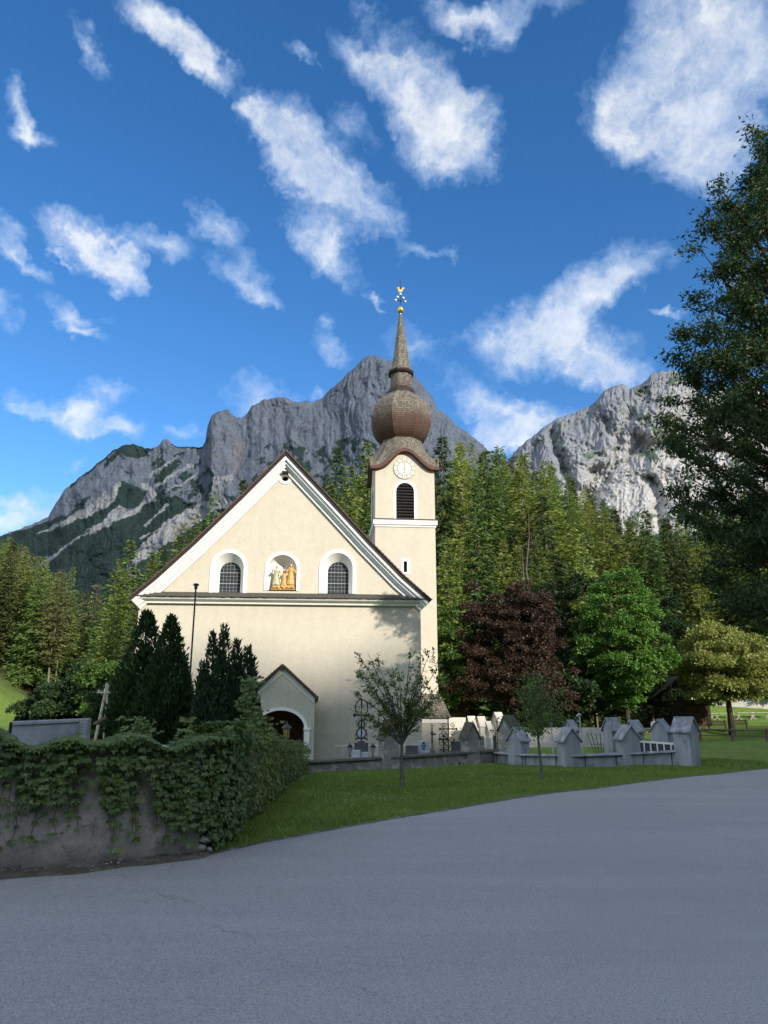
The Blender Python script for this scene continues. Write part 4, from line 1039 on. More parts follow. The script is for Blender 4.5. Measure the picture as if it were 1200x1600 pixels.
# ivy covered wall: front run along the road, then back along the lawn
C0 = (-2.07, 8.45)
ivyw = empty('retaining_wall', (C0[0], C0[1], 0), 0, 'old cracked rendered wall by the road, overgrown with creeper', 'wall')
def oldwallmat():
    m, nt, b = newmat('stained_old_render'); t = N(nt, 'ShaderNodeTexCoord').outputs['Object']
    a = NOISE(nt, t, .9, 5, .6); c = NOISE(nt, t, 5, 7, .7); d = NOISE(nt, t, 28, 5, .7)
    col = MIX(nt, RANGE(nt, a, .35, .65), (.44,.385,.30,1), (.28,.245,.20,1))
    col = MIX(nt, RANGE(nt, c, .50, .66), col, (.16,.145,.12,1))
    col = MIX(nt, RANGE(nt, NOISE(nt, t, 2.4, 6, .7), .55, .72, 0, .8), col, (.36,.27,.20,1))
    col = MIX(nt, RANGE(nt, d, .35, .75, 0, .35), col, (.45,.43,.39,1))
    sx = N(nt, 'ShaderNodeSeparateXYZ'); nt.links.new(t, sx.inputs[0])
    damp = RANGE(nt, M_(nt, 'ADD', sx.outputs[2], M_(nt, 'MULTIPLY', c, .45)), .22, .50, .8, 0)
    col = MIX(nt, damp, col, (.075,.075,.06,1))
    wv_ = NOISE(nt, t, 2.2, 5, .7, 1); dv = VM(nt, 'MULTIPLY_ADD', wv_, (.7,.7,.7)); nt.links.new(t, dv.inputs[2])
    cr = N(nt, 'ShaderNodeTexVoronoi', feature='DISTANCE_TO_EDGE'); nt.links.new(dv.outputs[0], cr.inputs['Vector']); cr.inputs['Scale'].default_value = .9
    ck = M_(nt, 'MULTIPLY', RANGE(nt, cr.outputs['Distance'], 0, .012, 1, 0), RANGE(nt, a, .5, .62)); col = MIX(nt, ck, col, (.03,.03,.028,1))
    nt.links.new(col, b.inputs['Base Color']); b.inputs['Roughness'].default_value = .95; b.inputs['Specular IOR Level'].default_value = .15
    bp = N(nt, 'ShaderNodeBump'); bp.inputs['Strength'].default_value = 1; bp.inputs['Distance'].default_value = .035
    nt.links.new(M_(nt, 'ADD', c, M_(nt, 'MULTIPLY', d, .35)), bp.inputs['Height']); nt.links.new(bp.outputs[0], b.inputs['Normal'])
    return m
OW = oldwallmat()
WT = 1.22
def wtop(y): return np.interp(y, [8, 9, 26], [1.17, 1.17, .10])
fr = wallstrip([(-9.0, 7.25, 1.19, -.1), (-6, 7.7, 1.19, -.1), (-4.2, 8.12, 1.19, -.1), (-3.1, 8.6, 1.20, -.1), (-2.22, 9.22, 1.20, -.1)], 'front_run', OW, .45, ivyw, rough=.045, seg=.12)
sd_ = wallstrip([(-2.20, 9.40, 1.20, -.1), (-2.30, 12, 1.0, -.2), (-2.60, 17.5, .62, -.4), (-2.93, 26, .12, -.6)], 'side_run', OW, .40, ivyw, rough=.045, seg=.12)
for o in (fr, sd_): o.matrix_parent_inverse = Matrix.Translation((-C0[0], -C0[1], 0))
def rock(mb, c, r, sq=(1,1,.7)):
    rr = random.random()*99; b = len(mb.v); t = MB(); t.ball((0,0,0), 1, 9, 6)
    for v in t.v:
        k = 1+.35*mnoise.noise(Vector(v)*1.6+Vector((rr,rr,0)))
        mb.v.append((c[0]+v[0]*r*sq[0]*k, c[1]+v[1]*r*sq[1]*k, c[2]+v[2]*r*sq[2]*k))
    mb.f += [tuple(i+b for i in f) for f in t.f]
s = MB()
for i in range(90):       # broken rubble at the wall corner
    u = random.random(); z = .06+random.random()**1.5*.75; x = -2.02+random.uniform(-.12,.03)+.0; y = 9.12+random.uniform(-.12,.9)*(1-z*.6)
    rock(s, (x-C0[0], y-C0[1], z), random.uniform(.03,.075))
s.build('corner_rubble', pm('rubble_stone', (.42,.41,.37), (.22,.21,.19), 9, .9, .6, 30), ivyw, True, angle=40)
# low weathered cemetery wall with two gabled pillars
def gpillar(x, y, w, d, he, hg, rot, label, mats, name='gabled_pillar', group='gabled pillars of the cemetery wall', cat='pillar', zb=None):
    z = gz(x, y) if zb is None else zb
    w *= .68; d *= .66
    r = empty(name, (x, y, z), rot, label, cat, group)
    s = MB(); s.prism([(-w/2,-.25),(w/2,-.25),(w/2,he),(0,hg),(-w/2,he)], -d/2, d/2); s.build('shaft', mats[0], r, bevel=.008)
    s = MB(); o = .06; t = .055; sl = (hg-he)/(w/2)
    for sg in (-1, 1):
        q = [(0, hg+.004), (sg*(w/2+o), he-sl*o+.004), (sg*(w/2+o), he-sl*o+t), (0, hg+t+.01)]
        s.prism(q if sg > 0 and False else (q[::-1] if sg > 0 else q), -d/2-o, d/2+o)
    s.build('cap_roof', mats[1], r, bevel=.006)
    return r
OWM = (MT['oldwall'], MT['slate']); GRM = (MT['greymon'], MT['greycap'])
P1 = at(610, 1203, 26.2); P2 = at(735, 1196, 28.2)
cw = empty('cemetery_wall', (P1.x, P1.y, P1.z), 0, 'low weathered rendered wall with a dark cap running in front of the church', 'wall')
cwp = [(-2.7, 26.0), (P1.x, 26.2), (P2.x, 28.2), (4.15, 29.0)]
ctop = [at(480,1189,26).z, at(610,1181.5,26.2).z, at(735,1173.5,28.2).z, at(762,1170.5,29).z]
w_ = wallstrip([(x, y, zt-.05, -1.0) for (x, y), zt in zip(cwp, ctop)], 'wall_body', MT['oldwall'], .32, cw, rough=.03)
c_ = wallstrip([(x, y, zt, zt-.06) for (x, y), zt in zip(cwp, ctop)], 'wall_cap', MT['slate'], .46, cw)
for o in (w_, c_): o.matrix_parent_inverse = Matrix.Translation((-P1.x, -P1.y, -P1.z))
gpillar(P1.x-.05, 26.15, .88, .62, 1.05, 1.55, R(28), 'weathered grey gabled pillar in the low wall, behind the fan-shaped young tree', OWM, zb=P1.z)
gpillar(P2.x, 28.15, .80, .62, .98, 1.45, R(32), 'weathered gabled pillar at the right end of the old low wall, beside the iron crosses', OWM, zb=P2.z)
# N shaped iron cramps low on the wall
s = MB(); nx_, nz_ = at(719, 1195.5, 27.75).x, at(719, 1195.5, 27.75).z
mN = Matrix.Translation((nx_, 27.72, nz_)) @ Matrix.Rotation(math.atan2(2.0, P2.x-P1.x), 4, 'Z')
for (a, b) in (((-.10,-.10),(-.05,.12)),((-.06,.12),(.05,-.08)),((.10,-.12),(.12,.10))):
    s.tube([mN @ Vector((a[0], -.02, a[1])), mN @ Vector((b[0], -.02, b[1]))], .016, 6)
s.v = [(v[0]-P1.x, v[1]-P1.y, v[2]-P1.z) for v in s.v]
s.build('painted_mark', MT['black'], cw)
# blue-grey walls and pillars
gp = {}
def gp_px(k, px, pyb, Y, w, d, H, rot, label, g=1.0):
    p = at(px, pyb, Y); gp[k] = (p.x, p.y, p.z)
    return gpillar(p.x, p.y, w, d, H-.36, H, rot, label, GRM, zb=p.z)
gp_px('a', 812, 1200, 27.0, .86, .70, 1.30, R(-50), 'blue-grey gabled pillar behind the small leafy young tree')
gp_px('b', 891, 1203, 25.0, .88, .66, 1.26, R(18), 'blue-grey gabled pillar in the front row, just right of the small leafy tree')
gp_px('c', 984, 1200, 25.0, .92, .68, 1.27, R(14), 'blue-grey gabled pillar with its gable to the road, middle of the front row')
gp_px('d', 1076, 1196, 24.2, .95, .80, 1.40, R(44), 'tallest blue-grey gabled pillar, at the right-hand corner next to the road')
gp_px('e', 893, 1168, 33.0, .80, .66, 1.08, R(-48), 'pale grey gabled pillar in the back row left of the thin white pole')
gp_px('f', 960, 1180, 28.5, .66, .80, 1.28, R(-62), 'narrow blue-grey gabled pillar at the gate, with grey sheet roof facing left')
gp_px('g', 994, 1172, 31.0, .80, .70, 1.10, R(-60), 'blue-grey gabled pillar in the back row, second from the gate')
gp_px('h', 1036, 1171, 28.0, .92, .76, 1.0, R(-42), 'blue-grey gabled pillar behind the corner, above the row of white-barred panels')
def lowwall(k0, k1, label, h=.47, ends=None):
    a = Vector(gp[k0]) if isinstance(k0, str) else Vector(k0); b = Vector(gp[k1]) if isinstance(k1, str) else Vector(k1)
    r = empty('low_wall', a, 0, label, 'wall', 'low walls between the blue-grey pillars')
    path = [(0,0,h-.05,-.3),(b.x-a.x,b.y-a.y,b.z-a.z+h-.05,b.z-a.z-.3)]
    wallstrip(path, 'wall_body', MT['greymon'], .26, r, seg=2)
    wallstrip([(p[0],p[1],p[2]+.05,p[2]) for p in path], 'wall_cap', MT['greycap'], .42, r, seg=2)
    d = (b-a); d.z = 0; L = d.length; d.normalize(); n = Vector((d.y, -d.x, 0)); s = MB()
    m = Matrix(((d.x, n.x, 0, 0),(d.y, n.y, 0, 0),(0,0,1,0),(0,0,0,1)))
    for f in (.46/L, 1-.46/L):
        x = L*f; z = (b.z-a.z)*f
        s.box(x-.015, x+.015, .120, .158, z-.3, z+h-.06, m)
    s.build('corner_strips', MT['dark'], r)
lowwall((4.15, 29.0, -.35), 'a', 'blue-grey low wall joining the old weathered wall to the first grey pillar')
lowwall('a', 'b', 'blue-grey low wall behind the small leafy tree trunk')
lowwall('b', 'c', 'blue-grey low wall between the two front pillars whose gables face the road')
lowwall('c', 'd', 'blue-grey low wall reaching the tallest corner pillar by the road')
# white barred panels behind the corner
a = at(998, 1172, 28.6); b = at(1062, 1183, 26.2)
r = empty('barred_fence', (a.x, a.y, a.z), 0, 'low run of dark panels in white bars behind the corner pillar', 'fence')
d = Vector((b.x-a.x, b.y-a.y, 0)); L = d.length; ang = math.atan2(d.y, d.x); m = Matrix.Rotation(ang, 4, 'Z')
s = MB(); s.box(0, L, -.03, .03, .28, .34, m); s.box(0, L, -.03, .03, -.30, -.25, m)
for k in range(7): s.box(L*k/6-.03, L*k/6+.03, -.025, .028, -.4, .30, m)
s.build('white_bars', MT['trim'], r)
s = MB()
for k in range(6): s.box(L*k/6+.04, L*(k+1)/6-.04, -.008, .008, -.24, .27, m)
s.build('dark_panels', MT['dark'], r)
# dark grille by the gate pillar
g0 = at(940, 1178, 29); s = MB()
for k in range(7):
    x = (k-3)*.13; s.tube([(x*.6,0,0),(x*1.3,0,.75)], .012, 5)
s.tube([(-.4,0,.35),(.4,0,.35)], .012, 5)
tag(s.build('iron_grille', MT['black'], None), 'thin dark fan of iron bars left of the gate pillar', 'grille').location = g0
# lit pillars of the far cemetery wall
for (px, pyt, pyb, w, lab) in ((737.5,1119,1165,.55,'small sunlit gabled pillar second from left in the far row by the copper beech'),(745.5,1125,1165,.60,'low sunlit gabled pillar in the far row, partly behind its taller neighbour'),
        (753,1119.5,1168,.66,'sunlit square gabled pillar in the middle of the far row'),(766,1127,1166,.72,'short broad sunlit gabled pillar left of the tallest one'),(780,1113,1168,.98,'tallest sunlit gabled pillar of the far row, right under the copper beech')):
    p = at(px, pyb, 47.5); q = at(px, pyt, 47.5); H = q.z-p.z
    gpillar(p.x, p.y, w, .7, H-.5, H-.05, R(-62), lab, (MT['litpost'], MT['litpost']), group='sunlit pillars of the far cemetery wall', zb=p.z)
a = at(702, 1160, 50); b = at(785, 1160, 49)
wl2 = wallstrip([(0,0,at(710,1121,50).z-a.z,-.6),(at(728,1160,50).x-a.x,0,at(710,1121,50).z-a.z,-.6)], 'cemetery_wall', MT['litpost'], .4); wl2.location = a
tag(wl2, 'bright sunlit rendered wall just right of the small sacristy roof', 'wall')
wl3 = wallstrip([(0,0,.9,-.6),(9,-.5,.9,-.6)], 'cemetery_wall', MT['stone'], .35); wl3.location = (b.x-2.6, b.y+.3, b.z)
tag(wl3, 'low grey wall running behind the far row of sunlit pillars', 'wall')
dk = at(797, 1175, 33); gpillar(dk.x, dk.y, .9, .9, .95, 1.45, R(-50), 'dark-roofed gabled pillar half hidden behind the leafy young tree', OWM, zb=dk.z)

# ------------------------------------------------------------------ graves
def lantern(x, y, z, s_, label, glass, name='grave_lantern', group=None):
    r = empty(name, (x, y, z), 0, label, 'lantern', group)
    b = MB(); b.lathe([(.06*s_,0),(.05*s_,.05*s_),(.02*s_,.10*s_),(.02*s_,.22*s_)], seg=8); b.build('foot', MT['black'], r)
    b = MB(); b.lathe([(.075*s_,.22*s_),(.13*s_,.52*s_)], seg=6); b.build('glass', glass, r)
    b = MB()
    for k in range(6):
        t = 2*math.pi*k/6; b.tube([(.078*s_*math.cos(t),.078*s_*math.sin(t),.21*s_),(.136*s_*math.cos(t),.136*s_*math.sin(t),.53*s_)], .010*s_, 4)
    b.lathe([(.19*s_,.52*s_),(.17*s_,.56*s_),(.05*s_,.66*s_),(.03*s_,.70*s_),(.012*s_,.78*s_)], seg=12); b.build('hood', MT['black'] if name != 'lantern' else MT['slate'], r)
    return r
lp_ = at(447, 1162, 19.5); lantern(lp_.x, lp_.y, lp_.z, .72, 'lantern with yellow glass and a grey hood rising out of the creeper before the porch', MT['lampglass'], 'lantern')
s = MB(); s.tube([(lp_.x, lp_.y, lp_.z-1.2), (lp_.x, lp_.y, lp_.z+.02)], .03, 8)
o = s.build('post', MT['slate'], None); o.parent = bpy.data.objects['lantern']; o.matrix_parent_inverse = Matrix.Translation((-lp_.x, -lp_.y, -lp_.z))
GY = 29.0
def scroll(b, cx, cz, r, a0, turns, y=0, th=.012, flip=1):
    pts = []; n = int(14*turns)
    for i in range(n+1):
        t = a0+flip*2*math.pi*turns*i/n; q = r*(1-.75*i/n); pts.append((cx+q*math.cos(t), y, cz+q*math.sin(t)))
    b.tube(pts, th, 5)
p = at(564.5, 1176, GY)
r = empty('iron_cross', (p.x, p.y, p.z), 0, 'tall ornate wrought iron cross with ring and picture, on a dark stone base', 'grave cross', 'wrought iron grave crosses')
s = MB(); s.box(-.26,.26,-.15,.15,0,.36); s.box(-.13,.13,-.12,.12,.36,.42); s.build('stone_base', MT['darkstone'], r, bevel=.01)
s = MB(); s.tube([(0,0,.40),(0,0,1.95)], .028, 8); s.tube([(-.30,0,1.35),(.30,0,1.35)], .03, 8); 
for sg in (-1, 1):
    s.tube([(sg*.27,0,1.28),(sg*.27,0,1.42)], .05, 6); scroll(s, sg*.15, 1.12, .12, R(90), 1.2, flip=sg); scroll(s, sg*.13, .95, .10, R(-90), 1.2, flip=-sg); scroll(s, sg*.14, .60, .12, R(90), 1.2, flip=-sg); scroll(s, sg*.13, 1.60, .13, R(-60), 1.1, flip=sg)
    s.tube([(sg*.24,0,.46),(sg*.12,0,.52),(0,0,.5)], .025, 6)
ring = [(.24*math.cos(t), 0, 1.62+.30*math.sin(t)) for t in np.linspace(0, 2*math.pi, 30)]; s.tube(ring, .022, 6)
ring = [(.13*math.cos(t), 0, 1.02+.13*math.sin(t)) for t in np.linspace(0, 2*math.pi, 24)]; s.tube(ring, .022, 6)
ring = [(.19*math.cos(t), 0, .70+.20*math.sin(t)) for t in np.linspace(R(22.5), 2*math.pi+R(22.5), 9)]; s.tube(ring, .03, 6)
s.build('ironwork', MT['black'], r, True)
s = MB(); s.prism(circ(0, .70, .15, 16), -.012, .012); s.build('plate', MT['granite'], r)
s = MB(); s.box(-.02,.02,-.05,-.03,1.28,1.55); s.box(-.10,.10,-.05,-.03,1.42,1.46); s.ball((0,-.05,1.56), .03, 8, 6); s.build('crucifix', MT['gold'], r)
def small_cross(px, pyb, Y, h, label, kind):
    p = at(px, pyb, Y); r = empty('iron_cross', (p.x, p.y, p.z), R(random.uniform(-15,15)), label, 'grave cross', 'wrought iron grave crosses'); s = MB()
    if kind == 0:
        s.lathe([(.07,0),(.06,.15),(.03,.2),(.045,.4),(.03,.6),(.06,h*.62),(.075,h*.66),(.03,h*.72),(.03,h*.8),(.012,h*.86),(.01,h)], seg=8)
        s.tube([(-.06,0,h*.90),(.06,0,h*.90)], .016, 6); s.tube([(.05,0,h*.6),(.16,0,h*.62)], .03, 6); s.box(-.09,.09,-.09,.09,-.15,.06)
        s.build('ironwork', MT['greybark'], r, True)
    else:
        s.tube([(0,0,-.3),(0,0,h)], .02, 6); w = h*.27; zc = h*(.80 if kind == 1 else .66)
        s.tube([(-w,0,zc),(w,0,zc)], .02, 6)
        for (x, z) in ((-w,zc),(w,zc),(0,h)): s.ball((x,0,z), .045, 8, 6)
        for sg in (-1, 1):
            scroll(s, sg*w*.5, zc-.14, .12, R(90), 1.3, flip=-sg); scroll(s, sg*w*.5, zc+.13, .10, R(-90), 1.3, flip=sg); scroll(s, sg*w*.5, zc-.42, .13, R(90), 1.3, flip=sg)
            s.tube([(0,0,zc-.7),(sg*w*.8,0,zc-.35)], .014, 5)
        s.build('ironwork', MT['black'], r, True)
    return r
small_cross(675.5, 1176, GY, 1.08, 'slender dark spire-shaped grave marker standing against the sacristy wall', 0)
small_cross(693.5, 1174, GY, .55, 'small black iron cross with rounded ends, left of the tall scrolled one', 1)
small_cross(701, 1173, GY-.1, 1.18, 'tall black scrolled iron cross at the edge of the sacristy', 2)
small_cross(786, 1168, 40, 1.0, 'dark iron cross standing before the tallest sunlit pillar', 1)
small_cross(778, 1168, 40, 1.3, 'tall thin iron cross in front of the far sunlit pillars', 2)
def stone(px0, px1, pyt, pyb, Y, m, label, dep=.22, shape=0, name='gravestone'):
    a = at(px0, pyb, Y); b = at(px1, pyb, Y); c = at(px0, pyt, Y); w = b.x-a.x; h = c.z-a.z
    r = empty(name, ((a.x+b.x)/2, Y, a.z), R(random.uniform(-8,8)), label, 'gravestone', 'gravestones behind the cemetery wall'); s = MB()
    if shape == 0: s.prism([(-w/2,-.2),(w/2,-.2),(w/2,h),(-w/2,h)], -dep/2, dep/2)
    elif shape == 1: s.prism([(-w/2,-.2),(w/2,-.2)]+[(w/2*math.cos(t), h-w*.25+w*.25*math.sin(t)) for t in np.linspace(0, math.pi, 12)], -dep/2, dep/2)
    else: s.prism([(-w/2,-.2),(w/2,-.2),(w/2,h*.9),(w*.2,h),(-w*.25,h*.93),(-w/2,h*.96)], -dep/2, dep/2)
    s.build('slab', m, r, bevel=.012)
    s = MB(); s.box(-w*.56, w*.56, -dep*.8, dep*.8, -.25, .05); s.build('plinth', m, r, bevel=.008)
    return r
stone(551,563,1172,1183,GY-.6,MT['granite'],'small light grey cube-shaped gravestone beside the ornate cross')
stone(565,576,1175,1184,GY-.5,MT['granite'],'low pale gravestone in front of the ornate cross, on its right')
stone(634,653,1164.5,1178,GY,MT['darkstone'],'dark polished gravestone right of the young tree trunk')
stone(653,671,1157,1176,GY+.3,MT['granite'],'light bluish granite gravestone with a dark emblem',shape=2)
s = MB(); p = at(662, 1166, GY+.17)
for (x, z, q) in ((0,.12,.05),(-.05,.02,.04),(.05,.02,.04),(0,-.08,.05)): s.ball((p.x+x,p.y,p.z+z), q, 8, 5, (1,.25,1))
o = s.build('emblem', MT['darkstone'], None); par = [x for x in bpy.data.objects if x.name.startswith('gravestone') and 'emblem' in x.get('label','')][0]; bpy.context.view_layer.update(); o.parent = par; o.matrix_parent_inverse = par.matrix_world.inverted()
stone(759,767,1152,1169,38,MT['stone'],'small rounded pale gravestone before the far sunlit pillars',shape=1)
stone(750,757,1150,1168,39,MT['oldwall'],'narrow weathered gravestone left of the small rounded pale one',shape=1)
stone(771,776,1149,1168,39,MT['darkstone'],'narrow dark gravestone among the far iron crosses')
stone(705,720,1158,1174,34,MT['darkstone'],'dark gravestone between the iron crosses and the end pillar')
for (px, lab) in ((546.5,'small black grave lantern left of the ornate cross'),(582.5,'small black grave lantern right of the ornate cross')):
    p = at(px, 1182, GY-1.4); lantern(p.x, p.y, p.z, .62, lab, MT['granite'], group='black grave lanterns')
# big blue-grey slab behind the creeper wall
a = at(14, 1170, 9.6); b = at(135, 1170, 9.75); t0 = at(14, 1127, 9.6).z; t1 = at(135, 1122, 9.75).z
r = empty('stone_slab', (a.x, a.y, a.z), math.atan2(b.y-a.y, b.x-a.x), 'large blue-grey rectangular slab with a raised edge, above the creeper wall at the far left', 'slab'); L = (b-a).length
s = MB(); s.prism([(0,-1.2),(L,-1.2),(L,t1-a.z),(0,t0-a.z)], 0, .14); s.build('panel', MT['greymon'], r, bevel=.01)
s = MB(); s.prism([(L-.11,-1.2),(L-.01,-1.2),(L-.01,t1-a.z-.012),(L-.11,t1-a.z-.012)], -.025, -.002); s.prism([(.01,t0-a.z-.05),(L-.12,t1-a.z-.05),(L-.12,t1-a.z-.014),(.01,t0-a.z-.014)], -.02, -.002); s.build('edge_rib', MT['greymon'], r, bevel=.004)
s = MB(); s.box(-.03,-.003,-.01,.15,-1.2,t0-a.z-.01); s.build('side_post', MT['darkwood'], r)
s = MB(); s.box(-.5,-.06,.1,.6,-1.2,at(6,1142,9.7).z-a.z); s.build('rear_block', MT['oldwall'], r)
# flagpole
p = at(290, 1160, 22); q = at(297, 914, 22)
r = empty('flagpole', (p.x, p.y, gz(p.x, p.y)), 0, 'thin dark metal pole rising between the conifers before the facade', 'pole')
s = MB(); hh = q.z-gz(p.x, p.y); s.tube([(0,0,-.2),(0,0,hh)], [.028,.026], 12); s.build('shaft', MT['dark'], r, True); s = MB(); s.lathe([(.05,hh-.12),(.05,hh-.03),(.085,hh-.02),(.09,hh+.03),(.03,hh+.05)], seg=12); s.build('cap', MT['dark'], r, True)

# ------------------------------------------------------------------ right background
def fence(pts, label, h=.95):
    r = empty('wooden_fence', (pts[0][0], pts[0][1], gz(*pts[0])), 0, label, 'fence'); z0 = r.location.z
    P = []
    for i in range(len(pts)-1):
        a, b = Vector(pts[i]), Vector(pts[i+1]); n = max(1, round((b-a).length/2.6))
        for k in range(n): P.append(a+(b-a)*k/n)
    P.append(Vector(pts[-1]))
    Q = [Vector((p.x-pts[0][0], p.y-pts[0][1], gz(p.x, p.y)-z0)) for p in P]
    for p in Q:
        s = MB(); s.box(p.x-.09, p.x+.09, p.y-.09, p.y+.09, p.z-.3, p.z+h+.03); s.build('post', MT['wood'], r, bevel=.01)
    for zz, nm in ((h-.12, 'top_rail'), (h-.55, 'lower_rail')):
        s = MB()
        for a, b in zip(Q, Q[1:]):
            s.tube([a+Vector((0,-.11,zz)), b+Vector((0,-.11,zz))], .06 if zz > h-.3 else .035, 6)
        s.build(nm, MT['greybark'] if zz < h-.3 else MT['wood'], r)
fence([(at(898,1150,66).x,66),(at(1095,1155,62).x,62),(at(1200,1160,58).x,58),(at(1320,1160,55).x,55)], 'rustic wooden fence of posts and rails across the far lawn')
def bench(px, Y, rot, label):
    p = at(px, 1130, Y); r = empty('park_bench', (p.x, Y, gz(p.x, Y)), rot, label, 'bench', 'benches under the lime tree')
    s = MB()
    for k in range(4): s.box(-.85, .85, -.30+k*.13, -.20+k*.13, .42, .455)
    s.build('seat', MT['wood'], r)
    s = MB(); m = Matrix.Translation((0,.27,.48)) @ Matrix.Rotation(R(-16), 4, 'X')
    for k in range(3): s.box(-.85, .85, 0, .03, .03+k*.15, .13+k*.15, m)
    s.build('backrest', MT['wood'], r)
    for x in (-.7, .7):
        s = MB(); s.box(x-.04, x+.04, -.28, .25, 0, .42); s.box(x-.03, x+.03, .0, .045, -.03, .50, m); s.build('leg', MT['dark'], r)
bench(1120, 70, R(150), 'slatted park bench left of the lime tree trunk, side on'); bench(1153, 70, R(150), 'slatted park bench right of the lime tree trunk')
def table(px, Y, rot, label, w=2.0):
    p = at(px, 1130, Y); r = empty('trestle_table', (p.x, Y, gz(p.x, Y)), rot, label, 'table', 'pale trestle tables beyond the lime tree')
    s = MB(); s.box(-w/2, w/2, -.3, .3, .74, .78); s.build('table_top', MT['stone'], r)
    for x in (-w*.38, w*.38):
        s = MB(); s.tube([(x-.3,0,0),(x+.3,0,.74)], .03, 6); s.tube([(x+.3,.02,0),(x-.3,.02,.74)], .03, 6); s.build('leg', MT['stone'], r)
table(1103, 84, R(5), 'pale trestle table nearest the barn, left end of the row'); table(1133, 84, R(-5), 'pale trestle table just left of the lime trunk'); table(1166, 84, R(4), 'pale trestle table just right of the lime trunk'); table(1190, 84, R(-4), 'pale trestle table at the right edge of the picture')
st = wallstrip([(at(1088,1120,88).x,88,gz(at(1088,1120,88).x,88)+.95,-.8),(at(1320,1120,88).x,86,gz(at(1320,1120,88).x,86)+.95,-.8)], 'stone_wall', MT['stone'], .4); tag(st, 'low pale stone wall behind the trestle tables', 'wall')
# barn
p = at(1068, 1130, 74); r = empty('barn', (p.x, 74, gz(p.x, 74)), R(-8), 'dark brown timber barn under the trees at the right', 'barn')
s = MB(); s.box(-2.6, 2.6, 0, 5, -.5, 2.5); s.build('wall', MT['darkwood'], r)
s = MB(); s.box(.3, 2.3, -.05, 0, .1, 1.9); s.build('door', pm('weathered_door', (.10,.055,.03), (.05,.03,.02), 6, .8), r)
s = MB(); s.prism([(-3.2,2.4),(0,4.6),(3.2,2.4),(3.2,2.55),(0,4.78),(-3.2,2.55)][::-1], -.8, 5.6); s.build('roof', MT['slate'], r)
p = at(1092, 1120, 86); r = empty('house', (p.x, 86, gz(p.x, 86)), 0, 'sunlit white house corner glimpsed beside the barn', 'house')
s = MB(); s.box(-.9,.9,0,4,-.4,2.2); s.build('wall', MT['trim'], r); s = MB(); s.prism([(-1.2,2.1),(1.2,2.1),(0,3.2)], -.4, 4.4); s.build('roof', MT['tile'], r); s = MB(); s.box(-.25,.25,-.03,0,.8,1.5); s.build('window', MT['glass'], r)
# thin poles
for (px, t, b, Y, lab) in ((911,1117,1178,30,'thin pale pole with a small head behind the second front pillar'),(865,1131,1180,31,'short thin white pole behind the small leafy tree')):
    p = at(px, b, Y); q = at(px, t, Y); r = empty('garden_pole', (p.x, p.y, p.z), R(0), lab, 'pole'); s = MB(); s.tube([(0,0,-.2),(-.04,0,q.z-p.z)], .03, 8); s.build('shaft', MT['lightgrey'], r)
    s = MB(); s.tube([(-.16,0,q.z-p.z-.05),(-.04,0,q.z-p.z+.03),(.03,0,q.z-p.z)], [.03,.05,.03], 8); s.build('head', MT['lightgrey'], r)
# people
def skin_mesh(name, verts, edges, radii, m, parent, root=0, sub=2):
    me = bpy.data.meshes.new(name); me.from_pydata(verts, edges, []); me.materials.append(m)
    o = bpy.data.objects.new(name, me); COL.objects.link(o); o.parent = parent
    md = o.modifiers.new('skin', 'SKIN'); md.use_smooth_shade = True
    for i, v in enumerate(me.skin_vertices[0].data): v.radius = (radii[i], radii[i]*.85); v.use_root = (i == root)
    s_ = o.modifiers.new('sub', 'SUBSURF'); s_.levels = sub; s_.render_levels = sub
    return o
def person(px, Y, rot, label, shirt, trousers, hair, arm):
    p = at(px, 1140, Y); r = empty('person', (p.x, Y, gz(p.x, Y)), rot, label, 'person')
    sk = pm('skin_tone', (.48,.29,.20), rough=.6)
    V = [(0,0,.95),(0,0,1.15),(0,0,1.38),(0,0,1.50),(0,-.01,1.60),(0,-.01,1.70),
         (.18,0,1.40),(.25,.0,1.13),(.24+arm,-.16,.93),(.24+arm,-.22,.86),(-.18,0,1.40),(-.25,.02,1.13),(-.27,-.06,.90),(-.27,-.09,.82),
         (.10,0,.88),(.11,-.03,.50),(.11,.03,.09),(.12,-.12,.04),(-.10,0,.88),(-.12,.04,.50),(-.13,.12,.09),(-.13,-.02,.04)]
    E = [(0,1),(1,2),(2,3),(3,4),(4,5),(2,6),(6,7),(7,8),(8,9),(2,10),(10,11),(11,12),(12,13),(0,14),(14,15),(15,16),(16,17),(0,18),(18,19),(19,20),(20,21)]
    rad = [.155,.14,.155,.06,.095,.075,.065,.045,.032,.03,.065,.045,.032,.03,.095,.06,.042,.035,.095,.06,.042,.035]
    body = skin_mesh('body', V, E, rad, sk, r)
    b = MB(); b.lathe([(.175,.92),(.17,1.10),(.185,1.30),(.17,1.42),(.09,1.50),(.07,1.52)], seg=18)
    for sg in (-1, 1): b.tube([(sg*.14,0,1.42),(sg*.215,0,1.33),(sg*.252,0,1.16)], [.085,.078,.068], 10)
    b.v = [(v[0], v[1]*.78, v[2]) for v in b.v]; b.build('shirt', shirt, r, True, angle=60)
    b = MB(); b.lathe([(.12,.80),(.178,.86),(.172,.98)], seg=16)
    b.tube([(.09,0,.90),(.11,-.03,.50),(.112,.03,.10)], [.11,.08,.065], 12); b.tube([(-.09,0,.90),(-.12,.04,.50),(-.13,.12,.10)], [.11,.08,.065], 12); b.build('trousers', trousers, r, True, angle=60)
    b = MB(); b.ball((0,.02,1.69), .105, 14, 10, (.92,1.05,1.0)); b.build('hair', hair, r, True)
    b = MB(); b.ball((0,-.095,1.655), .018, 6, 5); b.ball((.035,-.083,1.68), .011, 6, 4); b.ball((-.035,-.083,1.68), .011, 6, 4); b.build('face_features', sk, body)
bl = pm('brown_hair', (.06,.035,.02), rough=.6)
